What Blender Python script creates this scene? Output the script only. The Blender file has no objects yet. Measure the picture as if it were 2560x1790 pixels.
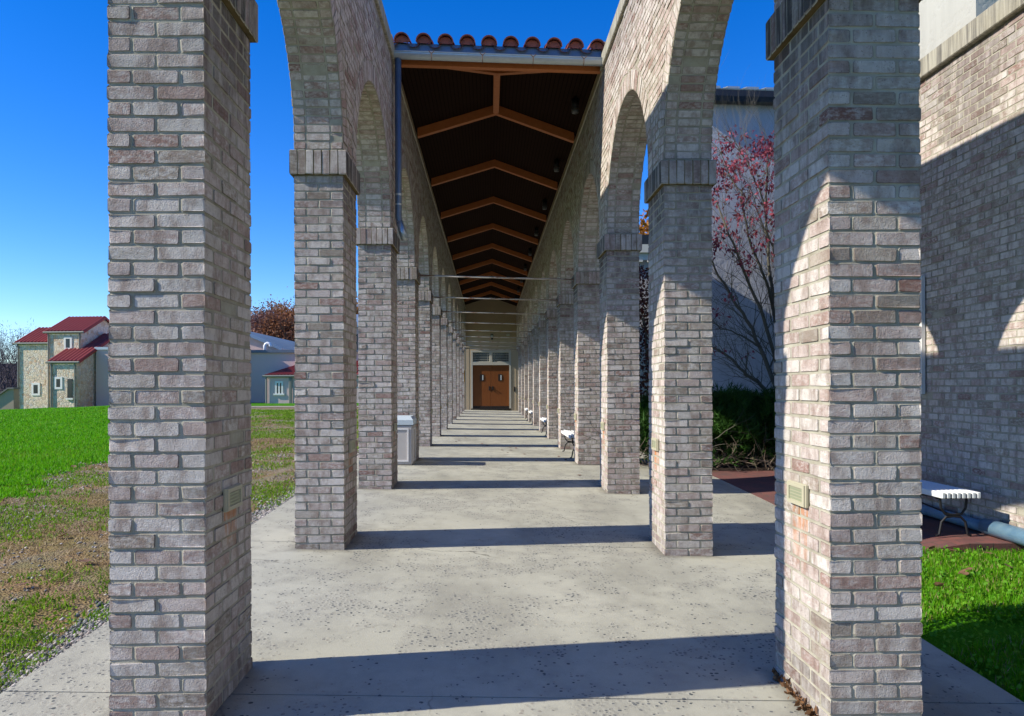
import bpy, math, random
import numpy as np
from mathutils import Vector, Matrix

random.seed(7); RNG = np.random.default_rng(11)
SC = bpy.context.scene
C = SC.collection
R = math.radians

# ------------------------------------------------------------------ camera, sky, sun, exposure
CAM_Z = 1.2215
F_PX, CX, CY, YAW, ROLL = 1880.65, 1270.1, 966.24, 0.0258, 0.0029      # focal length and principal point in photo pixels (2560 x 1790)
cd = bpy.data.cameras.new("camera"); cam = bpy.data.objects.new("camera", cd); C.objects.link(cam)
cam.location = (0, 0, CAM_Z)
cd.sensor_width = 36; cd.lens = F_PX / 2560 * 36
cd.shift_x = (1280 - CX) / 2560; cd.shift_y = (CY - 895) / 2560
cam.matrix_world = Matrix.Translation((0, 0, CAM_Z)) @ Matrix.Rotation(-YAW, 4, 'Z') @ Matrix.Rotation(R(90), 4, 'X') @ Matrix.Rotation(-ROLL, 4, 'Z')
cd.clip_start = 0.05; cd.clip_end = 2000
SC.camera = cam

SUN_EL = R(33.7); SUN_DIR = Vector((-math.cos(SUN_EL) * math.cos(R(10.6)), -math.cos(SUN_EL) * math.sin(R(10.6)), math.sin(SUN_EL)))
w = bpy.data.worlds.new("World"); SC.world = w; w.use_nodes = True
nt = w.node_tree; nt.nodes.clear()
sky = nt.nodes.new("ShaderNodeTexSky"); sky.sky_type = 'NISHITA'; sky.sun_disc = False
sky.sun_elevation = SUN_EL; sky.sun_rotation = math.atan2(SUN_DIR.x, SUN_DIR.y)
sky.air_density = 0.9; sky.dust_density = 0.0; sky.ozone_density = 5.0; sky.altitude = 200
hs = nt.nodes.new("ShaderNodeHueSaturation"); hs.inputs['Saturation'].default_value = 1.32; hs.inputs['Hue'].default_value = 0.515; hs.inputs['Value'].default_value = 1.06
bg = nt.nodes.new("ShaderNodeBackground"); bg.inputs['Strength'].default_value = 0.15
wo = nt.nodes.new("ShaderNodeOutputWorld")
nt.links.new(sky.outputs[0], hs.inputs['Color']); nt.links.new(hs.outputs[0], bg.inputs[0]); nt.links.new(bg.outputs[0], wo.inputs[0])
sl = bpy.data.lights.new("sun", 'SUN'); sl.energy = 5.0; sl.angle = R(0.53); sl.color = (1.0, 0.94, 0.82)
so = bpy.data.objects.new("sun", sl); C.objects.link(so); so.rotation_euler = SUN_DIR.to_track_quat('Z', 'Y').to_euler(); so.location = (-30, -10, 30)
SC.view_settings.view_transform = 'Standard'; SC.view_settings.look = 'None'; SC.view_settings.gamma = 1
SC.view_settings.exposure = 0.52
try:
    SC.cycles.max_bounces = 8; SC.cycles.diffuse_bounces = 4; SC.cycles.use_denoising = True; SC.cycles.sample_clamp_indirect = 6
except Exception: pass

def at(px, py, X=None, Y=None, Z=None):
    """point of the place seen at a photo pixel, on a plane of known X, Y or Z"""
    x, y = px - CX, py - CY
    c, s = math.cos(ROLL), math.sin(ROLL); x, y = x * c - y * s, x * s + y * c
    xc, u = x / F_PX, -y / F_PX
    c, s = math.cos(YAW), math.sin(YAW); vx, vy, vz = xc * c + s, -xc * s + c, u
    t = X / vx if X is not None else (Y / vy if Y is not None else (Z - CAM_Z) / vz)
    return Vector((t * vx, t * vy, CAM_Z + t * vz))

# ------------------------------------------------------------------ mesh helpers
class MB:
    def __init__(s): s.v = []; s.f = []; s.m = []; s.c = []; s.n = 0
    def add(s, verts, faces, mat=0, col=(0.5, 0.5, 0, 1)):
        b = s.n; s.v.extend([tuple(p) for p in verts]); s.n += len(verts)
        for f in faces:
            s.f.append([b + i for i in f]); s.m.append(mat); s.c.append(col)
        return b
    def box(s, x0, x1, y0, y1, z0, z1, mat=0, zs=None, col=(0.5, 0.5, 0, 1)):
        vs = [(x0, y0, z0), (x1, y0, z0), (x1, y1, z0), (x0, y1, z0), (x0, y0, z1), (x1, y0, z1), (x1, y1, z1), (x0, y1, z1)]
        if zs: vs = [(x, y, z + zs(x)) for x, y, z in vs]
        s.add(vs, [(0, 3, 2, 1), (4, 5, 6, 7), (0, 1, 5, 4), (1, 2, 6, 5), (2, 3, 7, 6), (3, 0, 4, 7)], mat, col)
    def bbox(s, x0, x1, y0, y1, z0, z1, b=0.01, mat=0):
        """box with chamfered edges"""
        vs = []; idx = {}
        for i, X in enumerate((x0, x1)):
            for j, Y in enumerate((y0, y1)):
                for k, Z in enumerate((z0, z1)):
                    sx, sy, sz = (b, -b)[i], (b, -b)[j], (b, -b)[k]
                    for a, p in enumerate(((X, Y + sy, Z + sz), (X + sx, Y, Z + sz), (X + sx, Y + sy, Z))):
                        idx[(i, j, k, a)] = len(vs); vs.append(p)
        fs = []
        g = lambda i, j, k, a: idx[(i, j, k, a)]
        for i in (0, 1):
            q = [g(i, 0, 0, 0), g(i, 1, 0, 0), g(i, 1, 1, 0), g(i, 0, 1, 0)]; fs.append(q if i else q[::-1])
            q = [g(0, i, 0, 1), g(1, i, 0, 1), g(1, i, 1, 1), g(0, i, 1, 1)]; fs.append(q[::-1] if i else q)
            q = [g(0, 0, i, 2), g(1, 0, i, 2), g(1, 1, i, 2), g(0, 1, i, 2)]; fs.append(q if i else q[::-1])
        for i in (0, 1):
            for j in (0, 1):
                fs.append([g(i, j, 0, 0), g(i, j, 0, 1), g(i, j, 1, 1), g(i, j, 1, 0)])
                fs.append([g(i, 0, j, 0), g(i, 0, j, 2), g(i, 1, j, 2), g(i, 1, j, 0)])
                fs.append([g(0, i, j, 1), g(0, i, j, 2), g(1, i, j, 2), g(1, i, j, 1)])
        for i in (0, 1):
            for j in (0, 1):
                for k in (0, 1): fs.append([g(i, j, k, 0), g(i, j, k, 1), g(i, j, k, 2)])
        s.add(vs, fs, mat)
    def tube(s, pts, rad, n=8, mat=0, cap=True):
        pts = [Vector(p) for p in pts]; rings = []
        rads = rad if hasattr(rad, '__len__') else [rad] * len(pts)
        up = None
        for i, p in enumerate(pts):
            d = (pts[min(i + 1, len(pts) - 1)] - pts[max(i - 1, 0)]).normalized()
            if up is None: up = d.orthogonal().normalized()
            up = (up - d * up.dot(d)); up = up.normalized() if up.length > 1e-6 else d.orthogonal().normalized()
            sd = d.cross(up)
            rings.append([p + (up * math.cos(2 * math.pi * k / n) + sd * math.sin(2 * math.pi * k / n)) * rads[i] for k in range(n)])
        vs = [q for r in rings for q in r]; fs = []
        for i in range(len(pts) - 1):
            for k in range(n):
                a, b = i * n + k, i * n + (k + 1) % n; fs.append((a, b, b + n, a + n))
        if cap: fs.append(tuple(range(n))[::-1]); fs.append(tuple(range((len(pts) - 1) * n, len(pts) * n)))
        s.add(vs, fs, mat)
    def build(s, name, mats, parent=None, smooth=False, attr=False, loc=(0, 0, 0)):
        me = bpy.data.meshes.new(name); me.from_pydata(s.v, [], s.f)
        for m in (mats if isinstance(mats, (list, tuple)) else [mats]): me.materials.append(m)
        me.polygons.foreach_set('material_index', s.m)
        if smooth: me.polygons.foreach_set('use_smooth', [True] * len(s.f))
        if attr:
            a = me.attributes.new('bk', 'FLOAT_COLOR', 'FACE'); a.data.foreach_set('color', np.array(s.c, dtype=np.float32).ravel())
        me.update()
        o = bpy.data.objects.new(name, me); C.objects.link(o); o.location = loc
        if parent: o.parent = parent
        return o

def np_mesh(name, V, Fc, mats, midx=None, parent=None, smooth=False):
    """fast mesh from equal-sided faces (numpy)"""
    V = np.asarray(V, dtype=np.float32); Fc = np.asarray(Fc, dtype=np.int32); k = Fc.shape[1]
    me = bpy.data.meshes.new(name); me.vertices.add(len(V)); me.vertices.foreach_set('co', V.ravel())
    me.loops.add(Fc.size); me.loops.foreach_set('vertex_index', Fc.ravel())
    me.polygons.add(len(Fc)); me.polygons.foreach_set('loop_start', np.arange(0, Fc.size, k, dtype=np.int32))
    for m in mats: me.materials.append(m)
    if midx is not None: me.polygons.foreach_set('material_index', np.asarray(midx, dtype=np.int32))
    if smooth: me.polygons.foreach_set('use_smooth', np.ones(len(Fc), dtype=bool))
    me.update(calc_edges=True)
    o = bpy.data.objects.new(name, me); C.objects.link(o)
    if parent: o.parent = parent
    return o

def tag(o, label=None, cat=None, group=None, kind=None):
    if label: o['label'] = label
    if cat: o['category'] = cat
    if group: o['group'] = group
    if kind: o['kind'] = kind
    return o
def empty(name, loc=(0, 0, 0), rz=0, label=None, cat=None, group=None):
    o = bpy.data.objects.new(name, None); C.objects.link(o); o.location = loc; o.rotation_euler = (0, 0, rz); o.empty_display_size = 0.2
    return tag(o, label, cat, group)
def inst(src, parent, loc=None):
    c = src.copy(); C.objects.link(c); c.parent = parent
    if loc is not None: c.location = loc
    return c
def copy_tree(o, parent=None):
    c = o.copy(); C.objects.link(c); c.parent = parent
    for ch in list(o.children): copy_tree(ch, c)
    return c

# ------------------------------------------------------------------ material helpers
def mat(name, base=(0.5, 0.5, 0.5), rough=0.8, metal=0.0, spec=0.3):
    m = bpy.data.materials.new(name); m.use_nodes = True; n = m.node_tree
    b = n.nodes['Principled BSDF']; b.inputs['Base Color'].default_value = (*base, 1); b.inputs['Roughness'].default_value = rough
    b.inputs['Metallic'].default_value = metal; b.inputs['Specular IOR Level'].default_value = spec
    return m
class NT:
    def __init__(s, m): s.t = m.node_tree; s.b = s.t.nodes['Principled BSDF']
    def n(s, typ, **kw):
        x = s.t.nodes.new(typ)
        for k, v in kw.items():
            if k in x.inputs: x.inputs[k].default_value = v
            else: setattr(x, k, v)
        return x
    def l(s, a, b): s.t.links.new(a, b)
    def coord(s, kind='Object'): return s.n('ShaderNodeTexCoord').outputs[kind]
    def map(s, vec, scale=(1, 1, 1), loc=(0, 0, 0), rot=(0, 0, 0)):
        m = s.n('ShaderNodeMapping'); m.inputs['Scale'].default_value = scale; m.inputs['Location'].default_value = loc; m.inputs['Rotation'].default_value = rot
        s.l(vec, m.inputs[0]); return m.outputs[0]
    def noise(s, vec, scale, detail=4, rough=0.55, col=False):
        x = s.n('ShaderNodeTexNoise', Scale=scale, Detail=detail, Roughness=rough); s.l(vec, x.inputs['Vector']); return x.outputs['Color' if col else 'Fac']
    def vor(s, vec, scale, out='Distance', feature='F1', rnd=1.0):
        x = s.n('ShaderNodeTexVoronoi', Scale=scale, Randomness=rnd); x.feature = feature; s.l(vec, x.inputs['Vector']); return x.outputs[out]
    def ramp(s, fac, stops, interp='LINEAR'):
        x = s.n('ShaderNodeValToRGB'); e = x.color_ramp; e.interpolation = interp
        while len(e.elements) < len(stops): e.elements.new(0.5)
        for el, (p, c) in zip(e.elements, stops): el.position = p; el.color = (*c, 1) if hasattr(c, '__len__') else (c, c, c, 1)
        s.l(fac, x.inputs[0]); return x.outputs[0]
    def mix(s, fac, a, b, blend='MIX'):
        x = s.n('ShaderNodeMix'); x.data_type = 'RGBA'; x.blend_type = blend
        for sock, v in ((x.inputs[0], fac), (x.inputs[6], a), (x.inputs[7], b)):
            if hasattr(v, 'node'): s.l(v, sock)
            elif hasattr(v, '__len__'): sock.default_value = (*v, 1)
            else: sock.default_value = v
        return x.outputs[2]
    def math(s, op, a, b=None, clamp=False):
        x = s.n('ShaderNodeMath'); x.operation = op; x.use_clamp = clamp
        for i, v in enumerate((a, b)):
            if v is None: continue
            if hasattr(v, 'node'): s.l(v, x.inputs[i])
            else: x.inputs[i].default_value = v
        return x.outputs[0]
    def sep(s, v):
        x = s.n('ShaderNodeSeparateXYZ'); s.l(v, x.inputs[0]); return x.outputs
    def col(s, v): s.l(v, s.b.inputs['Base Color'])
    def bump(s, h, strength=0.4, dist=0.01, prev=None):
        x = s.n('ShaderNodeBump', Strength=strength, Distance=dist); s.l(h, x.inputs['Height'])
        if prev is not None: s.l(prev, x.inputs['Normal'])
        s.l(x.outputs[0], s.b.inputs['Normal']); return x.outputs[0]

def obj_vec(t):
    """object coordinates shifted by a random amount per object, so copies do not repeat"""
    oi = t.n('ShaderNodeObjectInfo'); v = t.n('ShaderNodeVectorMath'); v.operation = 'ADD'
    c = t.n('ShaderNodeCombineXYZ'); k = t.math('MULTIPLY', oi.outputs['Random'], 91.0)
    for i in range(3): t.l(k, c.inputs[i])
    t.l(t.coord(), v.inputs[0]); t.l(c.outputs[0], v.inputs[1]); return v.outputs[0], oi.outputs['Random']

def brick_mat(name, rust=False):
    m = mat(name, rough=0.9, spec=0.15); t = NT(m)
    a = t.n('ShaderNodeAttribute'); a.attribute_name = 'bk'; r, g, b = t.sep(a.outputs['Color'])
    vec, orand = obj_vec(t)
    rr = t.math('FRACT', t.math('ADD', r, t.math('MULTIPLY', orand, 7.3)))
    body = t.ramp(rr, [(0.0, (0.23, 0.12, 0.095)), (0.04, (0.34, 0.235, 0.205)), (0.14, (0.43, 0.345, 0.315)), (0.30, (0.49, 0.42, 0.395)), (0.46, (0.53, 0.475, 0.44)),
                       (0.66, (0.60, 0.565, 0.53)), (0.80, (0.50, 0.475, 0.44)), (0.90, (0.40, 0.355, 0.30)), (1.0, (0.27, 0.235, 0.195))])
    n1 = t.noise(t.map(vec, (1.6, 1.6, .8)), 8, 5, 0.65); n2 = t.noise(t.map(vec, (1, 1, 2.2)), 26, 5, 0.65)
    wash = t.math('MULTIPLY', t.ramp(n2, [(0.42, 0), (0.62, 1)]), t.math('ADD', t.math('MULTIPLY', g, 0.65), 0.2))
    c = t.mix(wash, body, (0.66, 0.64, 0.61))
    c = t.mix(t.math('MULTIPLY', t.ramp(n1, [(0.45, 0), (0.66, 1)]), 0.72), c, (0.245, 0.18, 0.15))
    spk = t.ramp(t.noise(vec, 120, 2, 0.5), [(0.28, 1), (0.36, 0)])
    c = t.mix(t.math('MULTIPLY', spk, 0.6), c, (0.12, 0.10, 0.09))
    # weathering streaks: bricks marked with b carry black rain staining
    st = t.math('MULTIPLY', b, t.ramp(t.noise(t.map(vec, (9, 9, 0.9)), 2.2, 4, 0.6), [(0.22, 0), (0.52, 1)]), True)
    c = t.mix(t.math('MULTIPLY', st, 0.9), c, (0.035, 0.035, 0.032))
    if rust:
        x, y, z = t.sep(t.coord())
        ins = t.math('MULTIPLY', t.math('LESS_THAN', t.math('ABSOLUTE', y), 0.085), t.ramp(z, [(0.40, 0), (0.43, 0)]))
        zz = t.n('ShaderNodeMapRange'); zz.inputs[1].default_value = 0.38; zz.inputs[2].default_value = 0.70; t.l(z, zz.inputs[0])
        up = t.math('LESS_THAN', z, 0.735)
        stk = t.ramp(t.noise(t.map(vec, (1, 9, 2.0)), 3.0, 5, 0.7), [(0.40, 0), (0.58, 1)])
        msk = t.math('MULTIPLY', t.math('MULTIPLY', t.math('MULTIPLY', stk, zz.outputs[0]), up), t.math('LESS_THAN', t.math('ABSOLUTE', y), 0.085))
        msk = t.math('MULTIPLY', msk, t.math('GREATER_THAN', t.math('ABSOLUTE', x), 0.15))
        c = t.mix(t.math('MULTIPLY', msk, 0.85), c, (0.50, 0.19, 0.045))
    c = t.mix(1.0, c, (0.97, 0.93, 0.89), 'MULTIPLY')
    t.col(c)
    h = t.mix(0.5, t.noise(vec, 55, 5, 0.7), t.noise(vec, 170, 3, 0.6))
    t.bump(h, 0.95, 0.008)
    return m
BRICK = brick_mat("whitewashed brick", rust=True)
def mortar_mat(name, col, dark):
    m = mat(name, col, 0.95, spec=0.1); t = NT(m); vec, _ = obj_vec(t)
    t.col(t.mix(t.ramp(t.noise(vec, 7, 5, 0.6), [(0.35, 0), (0.7, 1)]), col, dark)); t.bump(t.noise(vec, 160, 3, 0.7), 0.6, 0.004); return m
MORTAR = mortar_mat("mortar", (0.42, 0.395, 0.315), (0.27, 0.245, 0.185))
MOSSY = mortar_mat("mossy mortar", (0.20, 0.15, 0.07), (0.09, 0.07, 0.035))

def brick(mb, O, U, V, N, quad, rnd, sharp={}, gap=0.0066, dep=0.0045, jit=0.0020, mi=0, mm=1, simple=False):
    """one brick face raised above its mortar; quad = four (u, v) corners bl, br, tr, tl of the cell; sharp = {edge: offset} for arrises"""
    q = np.array(quad, float); cen = q.mean(0)
    ins = np.zeros((4, 2))
    en = []
    for e in range(4):
        d = q[(e + 1) % 4] - q[e]; L = np.hypot(*d) or 1e-6; en.append(np.array([-d[1], d[0]]) / L)     # inward normals of a ccw quad
    for k in range(4):
        e0, e1 = (k - 1) % 4, k
        if e0 not in sharp: ins[k] += en[e0] * gap
        if e1 not in sharp: ins[k] += en[e1] * gap
    a = q + ins
    pts = []; edge = []
    cut = 0.006
    for k in range(4):
        p = a[k]; pv = a[(k - 1) % 4] - p; nx = a[(k + 1) % 4] - p
        l1 = np.hypot(*pv) or 1e-6; l2 = np.hypot(*nx) or 1e-6
        pts.append(p + pv / l1 * min(cut, l1 * .3)); edge.append({(k - 1) % 4})
        pts.append(p + nx / l2 * min(cut, l2 * .3)); edge.append({k})
    pts = np.array(pts) + RNG.normal(0, jit, (8, 2)) * 0.7
    toC = cen - pts; toC /= np.maximum(np.hypot(toC[:, 0], toC[:, 1]), 1e-6)[:, None]
    out = RNG.normal(0, jit * 0.9)
    O = np.array(O); U = np.array(U); V = np.array(V); N = np.array(N)
    def P(p2, d, off): return O + U * p2[0] + V * p2[1] - N * d + off
    r0, r1, r2 = [], [], []
    for i in range(8):
        s = edge[i] & set(sharp)
        if s:
            e = next(iter(s)); off = np.array(sharp[e]); p = P(pts[i], 0, off)
            # keep arris points exactly on the edge line
            e0, e1 = q[e], q[(e + 1) % 4]; d = e1 - e0; tt = np.dot(pts[i] - e0, d) / np.dot(d, d); p = P(e0 + d * tt, 0, off)
            r0.append(p); r1.append(p); r2.append(p)
        else:
            r0.append(P(pts[i] - toC[i] * gap * 1.1, dep, 0)); r1.append(P(pts[i], 0.0018 + max(0, RNG.normal(0, 0.0006)), 0)); r2.append(P(pts[i] + toC[i] * 0.0035, -out, 0))
    base = mb.n
    vs = r2 + r1 + r0
    col = (*rnd, 1)
    fs = [tuple(range(8))]
    mb.add(vs, fs, mi, col)
    b = base
    for i in range(8):
        j = (i + 1) % 8
        if edge[i] & set(sharp) and edge[j] & set(sharp): continue
        mb.f.append([b + i, b + 8 + i, b + 8 + j, b + j]); mb.m.append(mi); mb.c.append((rnd[0], rnd[1], .6, 1))
        mb.f.append([b + 8 + i, b + 16 + i, b + 16 + j, b + 8 + j]); mb.m.append(mm); mb.c.append(col)

def rb(stain=0.0): return (random.random(), random.random(), stain)

# ------------------------------------------------------------------ the arcade: dimensions from the photograph
S, PW, PD = 3.048, 0.4032, 0.6192            # spacing, pier width, pier depth
XL, XR, Y0 = -1.2005, 1.4728, 3.2165         # inner faces of the two rows, front of the first pier
CAPB, CAPT, WT = 2.975, 3.1765, 5.32          # cap bottom and top, wall top
SH = -0.0258                                  # the whole covered walk drains to the right
def sz(x): return SH * (x - XL)
XLC, XRC = XL - PW / 2, XR + PW / 2
ZL, ZR = 0.0, sz(XR)
CH = 0.0677

def pier_shaft(seed):
    random.seed(seed); mb = MB(); hx, hy = PW / 2, PD / 2
    z0 = CAPB - 50 * CH
    mb.box(-hx + .0043, hx - .0043, -hy + .0043, hy - .0043, z0, CAPB, 1)
    b = 0.1016
    for k in range(50):
        za, zb = z0 + k * CH, z0 + (k + 1) * CH
        stain = max(0.0, (za - 2.2) / 0.8) if za > 2.2 else (0.5 if za < -0.06 else (.2 if za < .2 else 0.0))
        offs = {(sx, sy): np.array([sx * abs(random.gauss(0, .0022)) * (1 if random.random() < .5 else -1), sy * random.gauss(0, .0022), 0]) for sx in (-1, 1) for sy in (-1, 1)}
        # colours of the four corner bricks are shared by the two faces they show
        if k % 2 == 0:
            fu = [-hx, 0, hx]; su = [-hy, -hy + b, 0, hy - b, hy]
        else:
            fu = [-hx, -hx + b, hx - b, hx]; su = [-hy, -hy + 2 * b, hy - 2 * b, hy]
        cc = {key: rb(0) for key in offs}
        # front (-y), back (+y)
        for sy in (-1, 1):
            us = fu
            for i in range(len(us) - 1):
                sh = {}; r_ = rb()
                ua, ub = us[i], us[i + 1]
                if i == 0: sh[3 if sy < 0 else 1] = offs[(-1, sy)]; r_ = cc[(-1, sy)]
                if i == len(us) - 2: sh[1 if sy < 0 else 3] = offs[(1, sy)]; r_ = cc[(1, sy)]
                r_ = (r_[0], r_[1], stain * 0.45)
                if sy < 0: brick(mb, (0, -hy, 0), (1, 0, 0), (0, 0, 1), (0, -1, 0), [(ua, za), (ub, za), (ub, zb), (ua, zb)], r_, sh)
                else: brick(mb, (0, hy, 0), (-1, 0, 0), (0, 0, 1), (0, 1, 0), [(-ub, za), (-ua, za), (-ua, zb), (-ub, zb)], r_, sh)
        for sx in (-1, 1):
            for i in range(len(su) - 1):
                sh = {}; r_ = rb(); ua, ub = su[i], su[i + 1]
                if i == 0: sh[1 if sx < 0 else 3] = offs[(sx, -1)]; r_ = cc[(sx, -1)]
                if i == len(su) - 2: sh[3 if sx < 0 else 1] = offs[(sx, 1)]; r_ = cc[(sx, 1)]
                r_ = (r_[0], r_[1], stain)
                if sx > 0: brick(mb, (hx, 0, 0), (0, 1, 0), (0, 0, 1), (1, 0, 0), [(ua, za), (ub, za), (ub, zb), (ua, zb)], r_, sh)
                else: brick(mb, (-hx, 0, 0), (0, -1, 0), (0, 0, 1), (-1, 0, 0), [(-ub, za), (-ua, za), (-ua, zb), (-ub, zb)], r_, sh)
    return mb

def pier_cap(seed):
    random.seed(seed); mb = MB(); P = 0.031; hx, hy = PW / 2 + P, PD / 2 + P
    mb.box(-hx + .0043, hx - .0043, -hy + .0043, hy - .0043, CAPB + .002, CAPT, 2)
    for sy in (-1, 1):
        n = 7
        for i in range(n):
            ua, ub = -hx + 2 * hx * i / n, -hx + 2 * hx * (i + 1) / n
            sh = {}
            if i == 0: sh[3] = (0, 0, 0)
            if i == n - 1: sh[1] = (0, 0, 0)
            st = rb(0.25)
            brick(mb, (0, sy * hy, 0), (-sy, 0, 0), (0, 0, 1), (0, sy, 0), [(ua, CAPB), (ub, CAPB), (ub, CAPT), (ua, CAPT)], st, sh, gap=.0045)
    for sx in (-1, 1):
        n = 10
        for i in range(n):
            ua, ub = -hy + 2 * hy * i / n, -hy + 2 * hy * (i + 1) / n
            sh = {}
            if i == 0: sh[3] = (0, 0, 0)
            if i == n - 1: sh[1] = (0, 0, 0)
            brick(mb, (sx * hx, 0, 0), (0, sx, 0), (0, 0, 1), (sx, 0, 0), [(ua, CAPB), (ub, CAPB), (ub, CAPT), (ua, CAPT)], (random.random() * .5 + .3, 0.3, 1.0 if random.random() < .85 else .5), sh, gap=.0045)
    return mb

def arch_panel(seed):
    """one bay of arched wall, from pier centre to pier centre; y = 0..S, both faces, ring and soffit"""
    random.seed(seed)
    r = (S - PD) / 2; yc = S / 2; zs = CAPT + 0.012; RO = r + 0.2; hx = PW / 2
    wall, ring, soff = MB(), MB(), MB()
    NC = 32; ch = (WT - CAPT) / NC
    # mortar core
    NA = 28; i9 = 0.0043
    ys = [yc - (r + i9) * math.cos(math.pi * i / NA) for i in range(NA + 1)]; zz = [zs + (r + i9) * math.sin(math.pi * i / NA) for i in range(NA + 1)]
    for sx in (-1, 1):
        X = sx * (hx - .0043)
        polys = [[(0, CAPT), (ys[0], CAPT), (ys[0], WT), (0, WT)], [(ys[-1], CAPT), (S, CAPT), (S, WT), (ys[-1], WT)]]
        for i in range(NA): polys.append([(ys[i], zz[i]), (ys[i + 1], zz[i + 1]), (ys[i + 1], WT), (ys[i], WT)])
        for p in polys:
            vs = [(X, a, b) for a, b in p]; wall.add(vs if sx > 0 else vs[::-1], [(0, 1, 2, 3)], 1)
    for i in range(NA):
        wall.add([(-hx + .0043, ys[i], zz[i]), (-hx + .0043, ys[i + 1], zz[i + 1]), (hx - .0043, ys[i + 1], zz[i + 1]), (hx - .0043, ys[i], zz[i])], [(0, 1, 2, 3)], 1)
    for yv in (ys[0], ys[-1]):
        wall.add([(-hx + .0043, yv, CAPT), (hx - .0043, yv, CAPT), (hx - .0043, yv, zs), (-hx + .0043, yv, zs)], [(0, 1, 2, 3)], 1)
    wall.add([(-hx, 0, WT), (hx, 0, WT), (hx, S, WT), (-hx, S, WT)], [(0, 1, 2, 3)], 1)
    lim = lambda z, RR: 0.0 if z >= zs + RR else (RR if z <= zs else math.sqrt(RR * RR - (z - zs) ** 2))
    def face(sx, za, zb, ya, yb, rr):
        quad = [(ya[0], za), (yb[0], za), (yb[1], zb), (ya[1], zb)]
        if sx > 0: brick(wall, (hx, 0, 0), (0, 1, 0), (0, 0, 1), (1, 0, 0), quad, rr)
        else:
            qq = [(-quad[1][0], za), (-quad[0][0], za), (-quad[3][0], zb), (-quad[2][0], zb)]
            brick(wall, (-hx, 0, 0), (0, -1, 0), (0, 0, 1), (-1, 0, 0), qq, rr)
    bl = S / 15
    for sx in (-1, 1):
        for k in range(NC):
            za, zb = CAPT + k * ch, CAPT + (k + 1) * ch
            la, lb = lim(za, RO + .002), lim(zb, RO + .002)
            st = max(0.0, (za - (WT - .55)) / .55) * 0.5
            for i in range(15):
                ya = i * bl + (bl / 2 if k % 2 else 0); yb = ya + bl
                rr = (random.random(), random.random(), st)
                if la <= 0 and lb <= 0:
                    face(sx, za, zb, (ya, ya), (yb, yb), rr); continue
                # left of the arch
                L = (yc - la, yc - lb)
                b2 = (min(yb, L[0]), min(yb, max(L[1], L[0])))
                if b2[0] - ya > .025: face(sx, za, zb, (ya, ya), b2, rr)
                elif min(yb, L[1]) - ya > .05: face(sx, za, zb, (ya, ya), (ya + .02, min(yb, L[1])), rr)
                Rr = (yc + la, yc + lb)
                a2 = (max(ya, Rr[0]), max(ya, Rr[1]))
                if yb - a2[0] > .025 and a2[0] > yc: face(sx, za, zb, a2, (yb, yb), rr)
                elif yb - a2[1] > .05 and a2[1] > yc and Rr[0] >= yb - .025: face(sx, za, zb, (yb - .02, a2[1]), (yb, yb), rr)
    NV = 57
    for i in range(NV):
        t0, t1 = math.pi * i / NV, math.pi * (i + 1) / NV
        pol = lambda t, rad: (yc - rad * math.cos(t), zs + rad * math.sin(t))
        rr = rb()
        for sx in (-1, 1):
            q = [pol(t0, RO), pol(t1, RO), pol(t1, r), pol(t0, r)]      # ccw seen from +x needs y right, z up
            q = q[::-1]
            q = [pol(t0, r), pol(t1, r), pol(t1, RO), pol(t0, RO)]
            # orientation: y grows with t, radial outwards -> (t, rad) is clockwise at the top half, fix by sign of area
            ar = sum(q[a][0] * q[(a + 1) % 4][1] - q[(a + 1) % 4][0] * q[a][1] for a in range(4))
            if ar < 0: q = q[::-1]
            if sx > 0: brick(ring, (hx + .001, 0, 0), (0, 1, 0), (0, 0, 1), (1, 0, 0), q, rr, gap=.0045)
            else:
                qq = [(-y, z) for y, z in q][::-1]
                brick(ring, (-hx - .001, 0, 0), (0, -1, 0), (0, 0, 1), (-1, 0, 0), qq, rr, gap=.0045)
        tm = (t0 + t1) / 2; a = r * (t1 - t0) / 2
        ctr = (0, yc - r * math.cos(tm), zs + r * math.sin(tm)); nrm = (0, math.cos(tm), -math.sin(tm)); tan = (0, math.sin(tm), math.cos(tm))
        for xa, xb in ((-hx, -hx / 2), (-hx / 2, hx / 2), (hx / 2, hx)):
            # U x V = N
            Uv = np.array((1.0, 0, 0)); Vv = np.array(tan)
            if np.dot(np.cross(Uv, Vv), nrm) < 0: q = [(-xb, -a), (-xa, -a), (-xa, a), (-xb, a)]; Uv = -Uv
            else: q = [(xa, -a), (xb, -a), (xb, a), (xa, a)]
            brick(ring, ctr, Uv, Vv, nrm, q, rb(), gap=.0065)
    return wall, ring

PV = [(pier_shaft(100 + i), pier_cap(200 + i)) for i in range(4)]
AV = [arch_panel(300 + i) for i in range(3)]
random.seed(5)
LIGHTBOX = mat("cream plastic", (0.42, 0.39, 0.27), 0.5); LOUVRE = mat("pale louvre", (0.31, 0.33, 0.21), 0.45)
STONE = mat("coping concrete", rough=0.9); _t = NT(STONE); _v = _t.coord()
_c = _t.mix(_t.ramp(_t.noise(_t.map(_v, (14, 14, .7)), 2.0, 5, .65), [(0.38, 0), (0.66, 1)]), (0.40, 0.375, 0.29), (0.13, 0.12, 0.10))
_t.col(_t.mix(_t.ramp(_t.noise(_v, 3, 4), [(0.4, 0), (0.7, .6)]), _c, (0.30, 0.27, 0.19))); _t.bump(_t.noise(_v, 60, 4), .5, .006)
ORD = ['first', 'second', 'third', 'fourth', 'fifth', 'sixth', 'seventh', 'eighth', 'ninth', 'tenth', 'eleventh', 'twelfth', 'thirteenth']

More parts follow.
